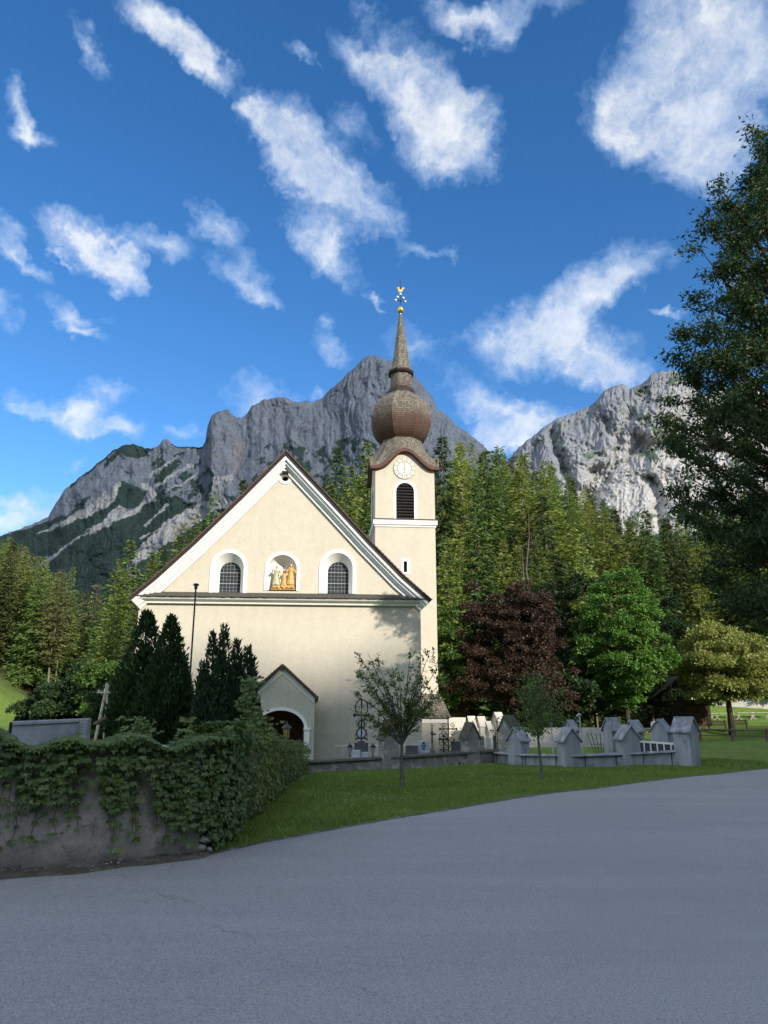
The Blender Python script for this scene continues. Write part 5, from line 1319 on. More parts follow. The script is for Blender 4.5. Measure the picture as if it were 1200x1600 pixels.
person(1022.5, 56, R(20), 'person in a light shirt standing behind the low pillars, arm bent', pm('light_shirt', (.62,.56,.52), rough=.8), pm('dark_trousers', (.05,.05,.06), rough=.8), bl, .06)
person(1037, 58, R(-30), 'person in dark clothes standing to the right of the one in the light shirt', pm('dark_shirt', (.07,.04,.04), rough=.8), pm('black_trousers', (.03,.03,.035), rough=.8), bl, .02)

# ------------------------------------------------------------------ left background
p = at(157, 1150, 46); q0 = at(159, 1067, 46)
r = empty('utility_pole', (p.x, 46, gz(p.x, 46)), R(10), 'pale wooden A-frame utility pole with a crossarm at the left', 'utility pole'); H = q0.z-gz(p.x, 46)
pw = pm('pale_pole_wood', (.62,.55,.45), (.45,.39,.32), 5, .85)
s = MB(); s.tube([(-.38,0,-.3),(.10,0,H)], [.10,.07], 8); s.build('leg', pw, r); s = MB(); s.tube([(.24,.1,-.3),(.14,.02,H-.1)], [.09,.065], 8); s.build('leg', pw, r)
zc_2 = at(157, 1082, 46).z-r.location.z; s = MB(); s.box(-.42,.44,-.10,-.02,zc_2-.05,zc_2+.05); s.build('crossarm', pw, r)
for x in (-.34,.0,.36):
    s = MB(); s.lathe([(.03,zc_2+.05),(.045,zc_2+.10),(.03,zc_2+.16)], cx=x, cy=-.06, seg=8); s.build('insulator', MT['white'], r)
s = MB(); s.tube([(.1,0,H-.02),(2.5,3,H-.25),(6,8,H+.1)], .012, 4); s.build('wire', MT['black'], r)
p = at(172, 1150, 40); r = empty('shed', (p.x, 40, gz(p.x, 40)), R(0), 'small shed with a sloping grey roof beside the utility pole', 'shed')
za = at(145,1129,39).z-r.location.z; zb_ = at(181,1109,39).z-r.location.z; x0 = at(146,1129,39).x-p.x; x1 = at(182,1129,39).x-p.x
s = MB(); s.prism([(x0,za-.12),(x1,zb_-.12),(x1,zb_+.02),(x0,za+.02)], -1.0, 3); s.build('roof', MT['wood'], r)
s = MB(); s.prism([(x0+.5,-.3),(x1-.02,-.3),(x1-.02,zb_-.16),(x0+.5,za+.12)], 0, 2.8); s.build('wall', pm('pinkish_boards', (.34,.20,.15), (.22,.13,.10), 6, .85), r)
s = MB(); s.box(x1-.6,x1-.12,-.04,0,.3,1.0); s.build('white_panel', MT['trim'], r)
#CONT
# ------------------------------------------------------------------ vegetation
def kites(P, D, W, L, Wd, bend=0.0, rg=rng):
    """leaf sprays: P base points, D unit directions, W unit width directions, L lengths, Wd widths -> verts, faces (two triangles folded on the midrib)"""
    n = len(P); L = L[:, None]; Wd = Wd[:, None]
    Nn = np.cross(D, W)
    a = P; b = P + D*L*.45 + W*Wd*.5 + Nn*Wd*bend; c = P + D*L; d = P + D*L*.45 - W*Wd*.5 + Nn*Wd*bend
    V = np.stack([a, b, c, d], 1).reshape(-1, 3); i = np.arange(n)[:, None]*4
    F = np.concatenate([i+np.array([0,1,2]), i+np.array([0,2,3])], 0)
    return V, F
def unit(v): return v/np.maximum(np.linalg.norm(v, axis=-1, keepdims=True), 1e-9)
def rdir(n, rg): return unit(rg.normal(size=(n, 3)))
def perp(D, rg, flat=None):
    r = rdir(len(D), rg)
    if flat is not None: r = r*(1-flat) + np.cross(D, np.array([0,0,1.]))*flat*np.sign(rg.normal(size=(len(D),1)))
    return unit(r - D*(r*D).sum(-1, keepdims=True))
def conifer_mesh(seed, H, Rm, nwh, nbr, nk, z0f, droop, ksz, kw, kind):
    rg = np.random.default_rng(seed); Vs = []; Fs = []; off = 0
    P = []; D = []; L = []; W = []
    limbs = MB(); lean = rg.normal(size=2)*.01
    for i in range(nwh):
        f = (i+rg.uniform(-.4,.4))/nwh; f = np.clip(f, 0, 1); z = H*(z0f+(1-z0f)*f*.985)
        r = Rm*((1-f)**({'spruce': .92, 'larch': .80, 'pine': .5}[kind])) + .12
        if kind == 'pine': r *= min(1, .35+f*2.2)
        if kind == 'larch': r *= min(1, .5+f*2.5)
        nb = max(4, int(nbr*(.6+.6*(1-f))))
        for b in range(nb):
            if rg.random() < (.10 if kind == 'spruce' else .28): continue
            a = rg.uniform(0, 2*math.pi); rl = r*rg.uniform(.55, 1.22); el = (.28*f - droop*(1-f)) + rg.normal()*.10 + (.55 if f > .9 else 0)
            h = np.array([math.cos(a), math.sin(a), 0.]); side = np.array([-h[1], h[0], 0.])
            k = max(4, int(nk*rl/Rm)+2); t = rg.uniform(.12, 1, k)**.8
            sag = -.16*rl*t**2 + (.12*rl*t**3 if kind == 'spruce' else 0)
            pts = h*(rl*t)[:,None] + np.array([0,0,1.])*(z+el*rl*t+sag)[:,None]
            s_ = rg.choice([-1,1], k)[:,None]*rg.uniform(.35,1.1,(k,1))
            d = unit(h[None]*rg.uniform(.5,1.0,(k,1)) + side[None]*s_ + np.array([0,0,1.])*(rg.normal(size=(k,1))*.22+(-.35 if kind == 'spruce' else -.05)))
            P.append(pts+rg.normal(size=(k,3))*.05*rl); D.append(d); L.append(ksz*rg.uniform(.6,1.3,k)*(.55+.45*(1-t*.6))*(1-.45*f))
            if kind == 'pine' and rg.random() < .5 or (kind != 'pine' and rg.random() < .07):
                limbs.tube([(0,0,z),tuple(h*rl*.5+np.array([0,0,z+el*rl*.5-.04*rl])),tuple(h*rl*.9+np.array([0,0,z+el*rl*.9-.13*rl]))], [.05*(1-f)+.02,.03,.01], 3, False)
    P = np.concatenate(P); D = np.concatenate(D); L = np.concatenate(L)
    V, F = kites(P, D, perp(D, rg, .45), L, L*kw, .12)
    return V, F, limbs
def trunk_mb(H, r0, seed, zf=0.97, seg=8):
    rg = np.random.default_rng(seed); n = 7; pts = [(rg.normal()*.03*k, rg.normal()*.03*k, H*zf*k/n) for k in range(n+1)]; pts[0] = (0,0,-.6)
    return MB().tube(pts, [r0*(1-.92*k/n) for k in range(n+1)], seg)
CON = {}
def make_conifer(key, kind, name, m, bark, H, Rm, nwh, nbr, nk, z0f, droop, ksz, kw, seed, r0=.22):
    r = empty(name, (0,0,-500)); V, F, lm = conifer_mesh(seed, H, Rm, nwh, nbr, nk, z0f, droop, ksz, kw, kind)
    np_obj('crown', V, F, m, r)
    t = trunk_mb(H, r0, seed); t.add(lm.v, lm.f); t.build('trunk', bark, r, True)
    CON[key] = (r, H); return r
make_conifer('sp1', 'spruce', 'spruce_tree', MT['spruce'], MT['bark'], 22, 4.1, 66, 12, 20, .08, .32, .95, .34, 11)
make_conifer('sp2', 'spruce', 'spruce_tree', MT['spruce'], MT['greybark'], 22, 3.4, 66, 11, 18, .10, .38, .90, .34, 12)
make_conifer('sp3', 'spruce', 'spruce_tree', MT['darkspruce'], MT['bark'], 22, 4.4, 62, 12, 20, .04, .30, 1.0, .36, 13)
make_conifer('la1', 'larch', 'larch_tree', MT['larch'], MT['palebark'], 22, 4.2, 60, 12, 26, .14, .05, .75, .36, 14, .16)
make_conifer('la2', 'larch', 'larch_tree', MT['larch'], MT['palebark'], 22, 3.5, 56, 11, 22, .22, .00, .70, .36, 15, .15)
make_conifer('pi1', 'pine', 'pine_tree', MT['pine'], MT['palebark'], 20, 2.8, 44, 11, 24, .30, -.12, .72, .38, 16, .17)
make_conifer('pi2', 'pine', 'pine_tree', MT['pine'], MT['palebark'], 20, 2.5, 42, 11, 24, .38, -.15, .70, .38, 17, .16)
used = set(); PLACED = []
def place(key, x, y, H, label, group, rz=None, wide=1.0):
    proto, H0 = CON[key]
    z = gz(x, y)-.2
    if key in used: o = copy_tree(proto)
    else: o = proto; used.add(key)
    k = H/H0; o.location = (x, y, z); o.scale = (k*wide, k*wide, k); o.rotation_euler = (random.uniform(-.02,.02), random.uniform(-.02,.02), random.uniform(0, 6.28) if rz is None else rz)
    cat = {'sp':'spruce','la':'larch','pi':'pine'}[key[:2]]
    tag(o, label, cat, group); PLACED.append((x, y)); return o
TSK = [(-80,800),(0,833),(20,838),(60,850),(100,868),(125,882),(150,886),(165,872),(190,838),(205,858),(225,880),(240,852),(262,820),(290,800),(320,770),(345,768),(375,742),(400,730),(440,740),(480,712),(515,696),(540,720),(570,700),(600,706),(660,700),(690,676),(715,686),(740,672),(765,690),(790,684),(812,702),(835,697),(870,728),(890,740),(915,752),(940,770),(960,788),(985,800),(1005,820),(1025,792),(1045,805),(1080,806),(1100,790),(1140,770),(1200,750),(1300,740)]
tsx = [p[0] for p in TSK]; tsy = [p[1] for p in TSK]
def pxof(x, y, z):
    v = Vector((x, y, z-EYE)); f = v.y*CP + v.z*SP; u = -v.y*SP + v.z*CP
    return 600+F*v.x/f, 800-F*u/f
def grow(n, xr_, yr_, keys, weights, labels, group, hr, seed, mind=2.4, tol=14, cond=None):
    rg = np.random.default_rng(seed); cnt = 0; tries = 0
    while cnt < n and tries < n*80:
        tries += 1
        y = rg.uniform(*yr_); px = rg.uniform(*xr_); x = (px-600)/F*y/.97
        if cond and not cond(x, y): continue
        if any((x-a)**2+(y-b)**2 < mind**2 for a, b in PLACED): continue
        z = gz(x, y); H = rg.uniform(*hr); lim = np.interp(px, tsx, tsy)
        zt = at(px, lim+rg.uniform(-3, tol), y).z; H = min(H, zt-z)
        if H < hr[0]*.55: continue
        key = rg.choice(keys, p=weights)
        dep = (y-yr_[0])/(yr_[1]-yr_[0]); size = 'tall ' if H > hr[0]+.62*(hr[1]-hr[0]) else ('short ' if H < hr[0]+.25*(hr[1]-hr[0]) else '')
        row = 'at the front' if dep < .33 else ('halfway in' if dep < .66 else 'far back')
        place(key, x, y, H, size+LOOK[key]+' '+zone(px)+', '+row, group); cnt += 1
    return cnt
LOOK = {'sp1':'bright spruce','sp2':'narrow spruce','sp3':'dark bushy spruce','la1':'broad larch','la2':'thin larch','pi1':'bare-legged pine','pi2':'small-topped pine'}
def zone(px):
    for lim_, t in ((25,'on the wooded slope at the far left edge'),(75,'on the wooded slope above the bright meadow'),(120,'on the wooded slope above the grey slab'),(170,'on the slope behind the utility pole'),(235,'left of the church wall, behind the thuja pair'),
                    (330,'behind the lower left roof slope'),(470,'behind the upper roof of the church'),(580,'behind the right roof slope beside the tower'),(690,'hidden close behind the tower'),(740,'just right of the tower'),
                    (800,'above the left half of the copper beech'),(860,'above the copper beech'),(915,'between the copper beech and the maple'),(975,'above the left half of the maple'),(1045,'above the right half of the maple'),
                    (1110,'behind the barn and the ash crown'),(1170,'behind the lime tree')):
        if px < lim_: return t
    return 'at the far right edge behind the ash'
# distinct, easily found conifers first
def one(key, px, pyt, Y, label, wide=1.0, group=None):
    x = at(px, 1000, Y).x; z = gz(x, Y); H = at(px, pyt, Y).z - z + .2
    return place(key, x, Y, H, label, group, wide=wide)
one('sp1', 190, 836, 76, 'tall bright spruce with pointed top at the left edge of the church roof', 1.1)
one('la1', 178, 868, 70, 'yellow-green larch in front of the tall spruce left of the church', 1.1)
one('sp3', 212, 905, 66, 'dark spruce close against the left wall of the church')
one('sp2', 224, 868, 84, 'slim spruce just right of the tall one left of the church')
one('sp3', 243, 850, 100, 'dark spruce above the lower left slope of the church roof')
one('la1', 275, 812, 110, 'leafy pale larch above the left slope of the church roof', 1.0)
one('la2', 318, 768, 112, 'tallest pale larch with a thin bare trunk above the left roof slope', 1.0)
one('la1', 297, 798, 108, 'broad light green larch between two others above the left roof slope', 1.15)
one('sp1', 372, 742, 118, 'green conifer top peeping over the upper left roof slope')
one('sp3', 518, 696, 105, 'spruce with a pointed crown behind the right roof slope, left of the tower')
one('sp1', 573, 686, 105, 'spruce directly left of the tower roof')
one('sp1', 543, 722, 98, 'bushy spruce midway between the gable and the tower')
one('sp3', 692, 674, 86, 'tall dark spruce touching the right side of the tower', .9)
one('la1', 735, 684, 88, 'tall feathery larch second from the tower, on the skyline', .95)
one('sp1', 770, 694, 86, 'bright green spruce with bare twigs at its top on the skyline')
one('la2', 800, 690, 92, 'sparse larch with a pale trunk seen through its crown, right of the bright spruce')
one('la1', 830, 700, 88, 'broad yellow-green larch in the centre of the right-hand skyline', 1.2)
one('la1', 862, 715, 92, 'pale larch right of the centre of the skyline', 1.15)
one('sp3', 862, 768, 78, 'dark spiky spruce below the larches in the middle of the right-hand wood')
one('sp3', 925, 820, 74, 'dark spruce above the bright maple')
one('la1', 958, 790, 88, 'yellow-green larch on the falling skyline below the pale mountain', 1.2)
one('sp1', 1028, 790, 90, 'lone bright spruce top standing up at the right under the pale cliff')
one('sp1', 990, 862, 76, 'bright drooping spruce between the maple and the lime tree', 1.1)
one('la2', 905, 735, 95, 'thin larch on the skyline left of the pale cliff foot')
one('la1', 745, 800, 78, 'light larch with a white trunk between the tower and the copper beech', 1.0)
one('sp1', 700, 830, 72, 'dark green spruce behind the foot of the tower', .9)
L1 = {'sp':'dark green spruce among the dense wood right of the tower','la':'light yellow-green larch among the dense wood right of the tower','pi':'thin-crowned pine with a bare trunk among the dense wood right of the tower'}
L2 = {'sp':'green spruce on the wooded slope at the far left','la':'light green larch on the wooded slope at the far left','pi':'pine with a long bare trunk on the wooded slope at the far left'}
L3 = {'sp':'spruce standing behind the church roof, left of the tower','la':'pale larch standing behind the church roof, left of the tower','pi':'thin pine standing behind the church roof, left of the tower'}
k7 = ['sp1','sp2','sp3','la1','la2','pi1','pi2']
grow(90, (690, 1240), (68, 96), k7, [.28,.12,.18,.28,.10,.02,.02], L1, 'conifers of the wood right of the tower', (15, 24), 1, 2.9, cond=lambda x, y: not (x > 19 and y < 90))
grow(85, (693, 1260), (96, 140), k7, [.30,.12,.12,.30,.12,.02,.02], L1, 'conifers of the wood right of the tower', (19, 32), 2, 2.9)
grow(34, (470, 690), (84, 125), k7, [.4,.2,.2,.12,.06,.01,.01], L3, 'conifers behind the church roof', (18, 30), 3, 2.8)
grow(22, (225, 470), (80, 135), k7, [.25,.2,.15,.25,.11,.02,.02], L3, 'conifers behind the church roof', (16, 28), 4, 3.4)
grow(150, (-60, 235), (96, 215), k7, [.22,.20,.08,.10,.10,.15,.15], L2, 'conifers of the left-hand slope', (14, 22), 5, 2.7)
# bare dead trunks in the right-hand wood
for (px, t, b, Y, lab) in ((822,850,930,66,'bare dead conifer with short broken side twigs, behind the copper beech'),(829,790,935,67,'taller leafless dead conifer with a pale trunk, behind the copper beech')):
    x = at(px, 1000, Y).x; r = empty('dead_tree', (x, Y, gz(x, Y)), 0, lab, 'dead tree'); H = at(px, t, Y).z-gz(x, Y)
    trunk_mb(H, .14, px, .99).build('trunk', MT['palebark'], r, True); s = MB(); rr = np.random.default_rng(px)
    for k in range(46):
        z = H*rr.uniform(.35,.97); a = rr.uniform(0, 6.28); l = rr.uniform(.4,1.9)*(1.15-z/H); s.tube([(0,0,z),(math.cos(a)*l*.6,math.sin(a)*l*.6,z-.05),(math.cos(a)*l,math.sin(a)*l,z-.22*l)], [.025,.018,.006], 3, False)
    s.build('twigs', MT['greybark'], r)

# ---- broadleaved trees: leaves gathered on many small clumps spread through the crown
def broadleaf(name, loc, H, crown, m, bark, n, leaf, clump, label, cat, seed, r0=.16, z0=None, group=None, holes=0.0, shell=.75, lw=.75, nl=16, limb_r=.055, trunk_top=.6, lobes=None):
    """crown = (rx, ry, z_low, z_high)"""
    rg = np.random.default_rng(seed); r = empty(name, loc, 0, label, cat, group)
    rx, ry, zl, zh = crown; cz = (zl+zh)/2; rz = (zh-zl)/2
    nc = max(12, int(n/240)); u = rdir(nc, rg); rad = rg.uniform(0, 1, nc)**(1/3.0); rad = np.where(rg.random(nc) < shell, rg.uniform(.80, 1.0, nc), rad)
    wob = 1+.13*np.sin(u[:,0]*5+seed)+.12*np.sin(u[:,2]*6+seed*2)
    C = u*(rad*wob)[:, None]*np.array([rx, ry, rz]); C[:, 2] += cz
    if lobes is not None: C = lobes(C, rg)
    cs = clump*rg.uniform(.6, 1.25, nc); w = cs**2; w /= w.sum()
    idx = rg.choice(nc, n, p=w); q = rdir(n, rg); q[:, 2] = np.where(q[:, 2] < -.25, -q[:, 2]*.6, q[:, 2])
    P = C[idx] + q*(cs[idx]*rg.uniform(.55, 1.05, n))[:, None]*np.array([1.1, 1.1, .85])
    D = unit(q*.8 + rdir(n, rg)*.8 + np.array([0,0,-.25])); L = leaf*rg.uniform(.6, 1.3, n)
    V, F = kites(P, D, perp(D, rg, .3), L, L*lw, .15)
    np_obj('crown', V, F, m, r)
    t = MB(); tt = zl+(zh-zl)*trunk_top; t.tube([(0,0,-.3),(.02,0,zl*.5),(-.03,.02,zl),(0,0,tt)], [r0*1.25,r0,r0*.9,r0*.25], 10); t.build('trunk', bark, r, True)
    lb = MB()
    for i in rg.choice(nc, min(nl, nc), replace=False):
        c = C[i]; zb = zl+(min(c[2], tt)-zl)*.35; mid = np.array([c[0]*.5, c[1]*.5, zb+(c[2]-zb)*.62]); lb.tube([(0,0,zb), tuple(mid), tuple(c)], [limb_r,limb_r*.6,limb_r*.15], 5, False)
    lb.build('branches', bark, r)
    return r
def bl(px, pyb, Y): p = at(px, pyb, Y); return (p.x, Y, gz(p.x, Y))
def zrel(py, px, Y, z): return at(px, py, Y).z - z
loc = bl(806, 1110, 57); z = loc[2]
def beech_lobes(C, rg):
    C = C.copy(); k_ = np.clip((C[:, 2]-1.5)/6.5, 0, 1); C[:, 0] *= 1.22-.62*k_; C[:, 1] *= 1.15-.5*k_; C += rg.normal(size=C.shape)*.42; return C
broadleaf('copper_beech', loc, 9, (4.9, 3.6, zrel(1116,810,57,z), zrel(915,810,57,z)), MT['beech'], MT['bark'], 80000, .16, .62, 'broad dark purple copper beech right of the tower', 'beech', 31, .25, lobes=beech_lobes, nl=26)
loc = bl(980, 1110, 60); z = loc[2]
broadleaf('maple_tree', loc, 10, (3.45, 3.2, zrel(1118,980,60,z), zrel(903,980,60,z)), MT['maple'], MT['bark'], 60000, .20, .62, 'bright green round-crowned maple right of the copper beech', 'maple', 33, .22)
loc = bl(1140, 1133, 68); z = loc[2]
broadleaf('lime_tree', (at(1139,1100,68).x, 68, z), 9, (4.2, 3.9, zrel(1098,1120,68,z), zrel(985,1120,68,z)), MT['lime'], MT['bark'], 52000, .21, .8, 'yellow-green lime tree with a clear dark trunk above the benches', 'lime', 35, .26, limb_r=.08)
for (px, pyt, pyb, Y, wx, label, seed, m, n) in ((706,945,1095,58,1.6,'light green broadleaf shrub in the gap between tower and copper beech',41,'shrub',9000),(722,985,1110,62,2.0,'light leafy bush low behind the copper beech on its left',42,'shrub',8000),
        (890,900,1090,67,3.2,'dark broadleaf tree between the copper beech and the maple',43,'darkshrub',20000),(1052,930,1112,84,3.6,'dark leafy tree behind the barn, left of the lime tree',44,'darkshrub',22000),(1195,960,1110,94,4.6,'dark green tree at the right edge behind the lime tree',45,'darkshrub',20000),
        (1125,880,1080,98,5.2,'tall dark broadleaf tree above and behind the lime tree',46,'darkshrub',24000),(930,1040,1115,64,3.4,'low dark bush in shade under the maple',47,'darkshrub',12000),(868,1050,1120,58,2.6,'low dark bush between the beech and the maple',48,'darkshrub',9000),
        (1175,1092,1115,90,5.0,'sunlit hedge beyond the trestle tables',50,'shrub',9000),
        (122,1050,1120,64,2.8,'dark round bush near the utility pole, on the left',51,'darkshrub',12000),(95,1085,1125,62,2.0,'low dark green bush left of the utility pole',52,'darkshrub',8000),(48,1098,1125,66,1.3,'small round bush on the bright meadow at the far left',53,'darkshrub',6000),
        (72,1100,1125,70,1.4,'low light green bush beside the small round one on the meadow',54,'shrub',6000),(170,1040,1140,60,2.6,'green leafy tree behind the utility pole',55,'shrub',12000),(200,1060,1150,54,2.4,'leafy tree between the utility pole and the thuja pair',56,'darkshrub',12000)):
    loc = bl(px, pyb, Y); z = loc[2]
    broadleaf('bush' if pyb-pyt < 100 else 'broadleaf_tree', loc, 5, (wx, wx, max(.0, zrel(pyb,px,Y,z)-.6), zrel(pyt,px,Y,z)), MT[m], MT['bark'], n, .24, .7, label, 'bush' if pyb-pyt < 100 else 'tree', seed, .12, nl=10)
# fan-shaped young hornbeam on the lawn
p = at(629, 1229, 17.4); z = gz(p.x, 17.4); rg = np.random.default_rng(5)
r = empty('young_tree', (p.x, 17.4, z), 0, 'young tree with a fan-shaped airy crown on the lawn before the church', 'tree')
hf = at(622, 1164, 17.4).z - z
s = MB(); s.tube([(0,0,-.1),(-.02,0,hf*.5),(-.01,0,hf)], [.05,.042,.035], 8); s.build('trunk', MT['greybark'], r, True)
s = MB(); P = []; D = []
tips = [(545,1078),(556,1050),(560,1020),(575,1022),(592,1040),(612,1035),(640,1018),(655,1040),(668,1024),(690,1030),(700,1052),(690,1080),(680,1095),(545,1108),(560,1120),(590,1130),(600,1060),(625,1050),(650,1070),(670,1110),(580,1080),(612,1090),(640,1100),(575,1062),(660,1060)]
for (tx, ty) in tips:
    q = at(tx, ty, 17.4); e = np.array([q.x-p.x, rg.uniform(-.75,.75), q.z-z]); b0 = np.array([0,0,hf*rg.uniform(.96,1.12)]); m1 = b0+(e-b0)*.45+np.array([0,0,.10+.06*abs(e[0])])
    s.tube([tuple(b0), tuple(m1), tuple(e)], [.020,.012,.004], 5, False)
    for k in range(11):
        t = rg.uniform(.22, 1.0); c = (1-t)**2*b0+2*t*(1-t)*m1+t*t*e; d = unit((e-b0)[None])[0]; tw = unit((rdir(1, rg)*np.array([1,1,.35])+d*.5))[0]; l = rg.uniform(.15,.42)*(1.2-.6*t)
        s.tube([tuple(c), tuple(c+tw*l)], [.005,.002], 3, False)
        nn = int(rg.integers(12, 20)); tt = rg.uniform(0, 1.05, nn)[:, None]; P.append(c+tw*l*tt+rg.normal(size=(nn,3))*.035); D.append(unit(tw*.7+rdir(nn, rg)*.7))
s.build('branches', MT['greybark'], r)
P = np.concatenate(P); D = np.concatenate(D); L = rg.uniform(.05,.10,len(P)); V, Fc = kites(P, D, perp(D, rg, .8), L, L*.6, .1); np_obj('crown', V, Fc, MT['hornbeam'], r)
# second young tree, denser
p = at(847, 1214, 20.0); z = gz(p.x, 20.0)
r = empty('young_tree', (p.x, 20, z), 0, 'small leafy young tree in front of the blue-grey pillars', 'tree')
s = MB(); s.tube([(0,0,-.1),(-.03,0,.6),(-.06,0,zrel(1140,840,20,z))], [.04,.035,.025], 8); s.build('trunk', MT['greybark'], r, True)
s = MB(); P = []; D = []; hb = zrel(1160,845,20,z)
for k in range(34):
    a = rg.uniform(0, 6.28); zt_ = rg.uniform(zrel(1142,840,20,z), zrel(1058,840,20,z)); rr = .95*math.sin(math.pi*min(1, .18+.8*(zt_-zrel(1150,840,20,z))/(zrel(1050,840,20,z)-zrel(1150,840,20,z))))*rg.uniform(.5,1.0)
    e = np.array([-.08+rr*math.cos(a), rr*math.sin(a)*.8, zt_]); b0 = np.array([-.03,0,hb+(zt_-hb)*.25]); m1 = b0+(e-b0)*.5+np.array([0,0,.06]); s.tube([tuple(b0), tuple(m1), tuple(e)], [.014,.008,.003], 4, False)
    nn = 85; t = rg.uniform(.30, 1.12, nn)[:, None]; c = (1-t)**2*b0+2*t*(1-t)*m1+t*t*e; P.append(c+rg.normal(size=(nn,3))*np.array([.12,.12,.06])); D.append(unit(rdir(nn, rg)+np.array([0,0,-.2])))
s.build('branches', MT['greybark'], r)
P = np.concatenate(P); D = np.concatenate(D); L = rg.uniform(.05,.10,len(P)); V, Fc = kites(P, D, perp(D, rg, .6), L, L*.5, .1); np_obj('crown', V, Fc, MT['young'], r)
# thuja pair and the juniper
def spires(name, label, cat, Y, tips, zb, m, n, leaf, lw, seed, flare=1.0, up=.9, trunk=MT['bark']):
    rg = np.random.default_rng(seed); bx_ = float(np.mean([t[0] for t in tips])); b = at(bx_, 1150, Y); r = empty(name, (b.x, Y, gz(b.x, Y)), 0, label, cat); z0 = r.location.z
    PP = []; DD = []; LL = []; tr_ = MB()
    tot = sum(t[3]*(t[4] if len(t) > 4 else 1) for t in tips)
    for t in tips:
        q = at(t[0], t[1], Y); H = q.z-z0; R0 = t[3]; base = np.array([at(t[2], 1150, Y).x-b.x, (t[5] if len(t) > 5 else 0.0), zb]); tip = np.array([q.x-b.x, base[1], H]); k = int(n*R0/tot)
        f = 1-np.sqrt(rg.uniform(0, 1, k)); f = np.where(rg.random(k) < .06, rg.uniform(.85,1.0,k), f)
        shape = np.clip((1-f)**(.62)*(.80+.35*np.sin(math.pi*np.clip(f*1.1,0,1))), 0, 2)
        a = rg.uniform(0, 2*math.pi, k); lump = 1+.16*np.sin(a*3+f*9+seed)+.12*np.sin(a*7-f*17)
        rad = R0*shape*lump*rg.uniform(.72, 1.03, k)**.5*flare
        ax = base[None]*(1-f[:,None])+tip[None]*f[:,None]
        h = np.stack([np.cos(a), np.sin(a), 0*a], -1); PP.append(ax+h*rad[:,None]+rg.normal(size=(k,3))*.02)
        DD.append(unit(h*rg.uniform(.2,.9,(k,1))+np.array([0,0,up])+rg.normal(size=(k,3))*.28)); LL.append(leaf*rg.uniform(.6,1.35,k)*(1-.2*f))
        tr_.tube([tuple(base*np.array([1,1,0])), tuple(base), tuple(tip*.9+base*.1)], [.05,.045,.01], 6, False)
    P = np.concatenate(PP); D = np.concatenate(DD); L = np.concatenate(LL); V, Fc = kites(P, D, perp(D, rg), L, L*lw, .12); np_obj('foliage', V, Fc, m, r); tr_.build('trunk', trunk, r)
    return r
spires('thuja', 'tall dark pointed thuja, left one of the pair before the church corner', 'thuja', 16.0, [(230,958,225,.78),(228,1010,215,.66),(212,1060,205,.5)], .25, MT['thuja'], 30000, .13, .34, 61)
spires('thuja', 'slightly lower dark thuja, right one of the pair, with creeper at its foot', 'thuja', 15.7, [(268,966,255,.72),(272,1005,268,.62),(285,1065,280,.42)], .25, MT['thuja'], 28000, .13, .34, 62)
spires('juniper', 'bushy dark multi-spired juniper right of the thuja pair, partly draped with creeper', 'juniper', 15.0, [(332,992,335,.24),(350,980,352,.26),(371,1003,366,.25),(388,1013,382,.22),(395,1030,392,.16),(318,1038,325,.22),(312,1060,318,.18),(345,1020,348,.38),(372,1040,372,.36),(388,1070,385,.30),(330,1060,334,.36),(360,1060,358,.5),(400,1100,392,.2),(320,1090,326,.34)], .2, MT['juniper'], 46000, .13, .32, 63, up=1.2, flare=1.25)

# big ash on the right
AX, AYy = 14.9, 25.0; z = gz(AX, AYy); rg = np.random.default_rng(77)
r = empty('ash_tree', (AX, AYy, z), 0, 'large dark ash tree leaning into the picture from the right edge', 'ash')
s = MB(); s.tube([(0,0,-.3),(.1,0,3),(0,.1,8),(-.2,0,14),(.1,0,20)], [.55,.45,.34,.22,.05], 12); s.build('trunk', MT['bark'], r, True)
edge = [(1196,232),(1160,262),(1128,310),(1098,352),(1098,392),(1120,432),(1078,470),(1066,520),(1060,560),(1092,585),(1040,622),(1034,640),(1045,700),(1072,745),(1062,772),(1088,800),(1100,850),(1104,905),(1135,950)]
lims = []
for i in range(len(edge)):       # limbs reaching the left side of the crown
    for _ in range(3):
        ex_, ey_ = edge[i]; f = rg.uniform(.0, .55) if _ else 0.0
        tx = ex_+(1290-ex_)*f+rg.normal()*8; ty = ey_+rg.normal()*(9 if _ == 0 else 26); Yt = AYy-1.6+rg.uniform(-2.6, 2.4)*(.6+f)
        q = at(tx, ty, Yt); lims.append(np.array([q.x-AX, Yt-AYy, q.z-z]))
for i in range(70):              # the rest of the crown, on all sides
    a = rg.uniform(-math.pi*.75, math.pi*.75); h = rg.uniform(.26, 1.0); zz = 4+18.8*h; rr = (5.4*math.sin(math.pi*min(1, .22+.72*h))**.8)*rg.uniform(.55,1.0)
    lims.append(np.array([rr*math.cos(a), rr*math.sin(a), zz-.8])); e_ = lims[-1]; pj = e_[0]*.766+e_[1]*.643
    if pj > 1.3: e_[0] -= (pj-1.3)*.766; e_[1] -= (pj-1.3)*.643
PP = []; DD = []; LL = []; s = MB()
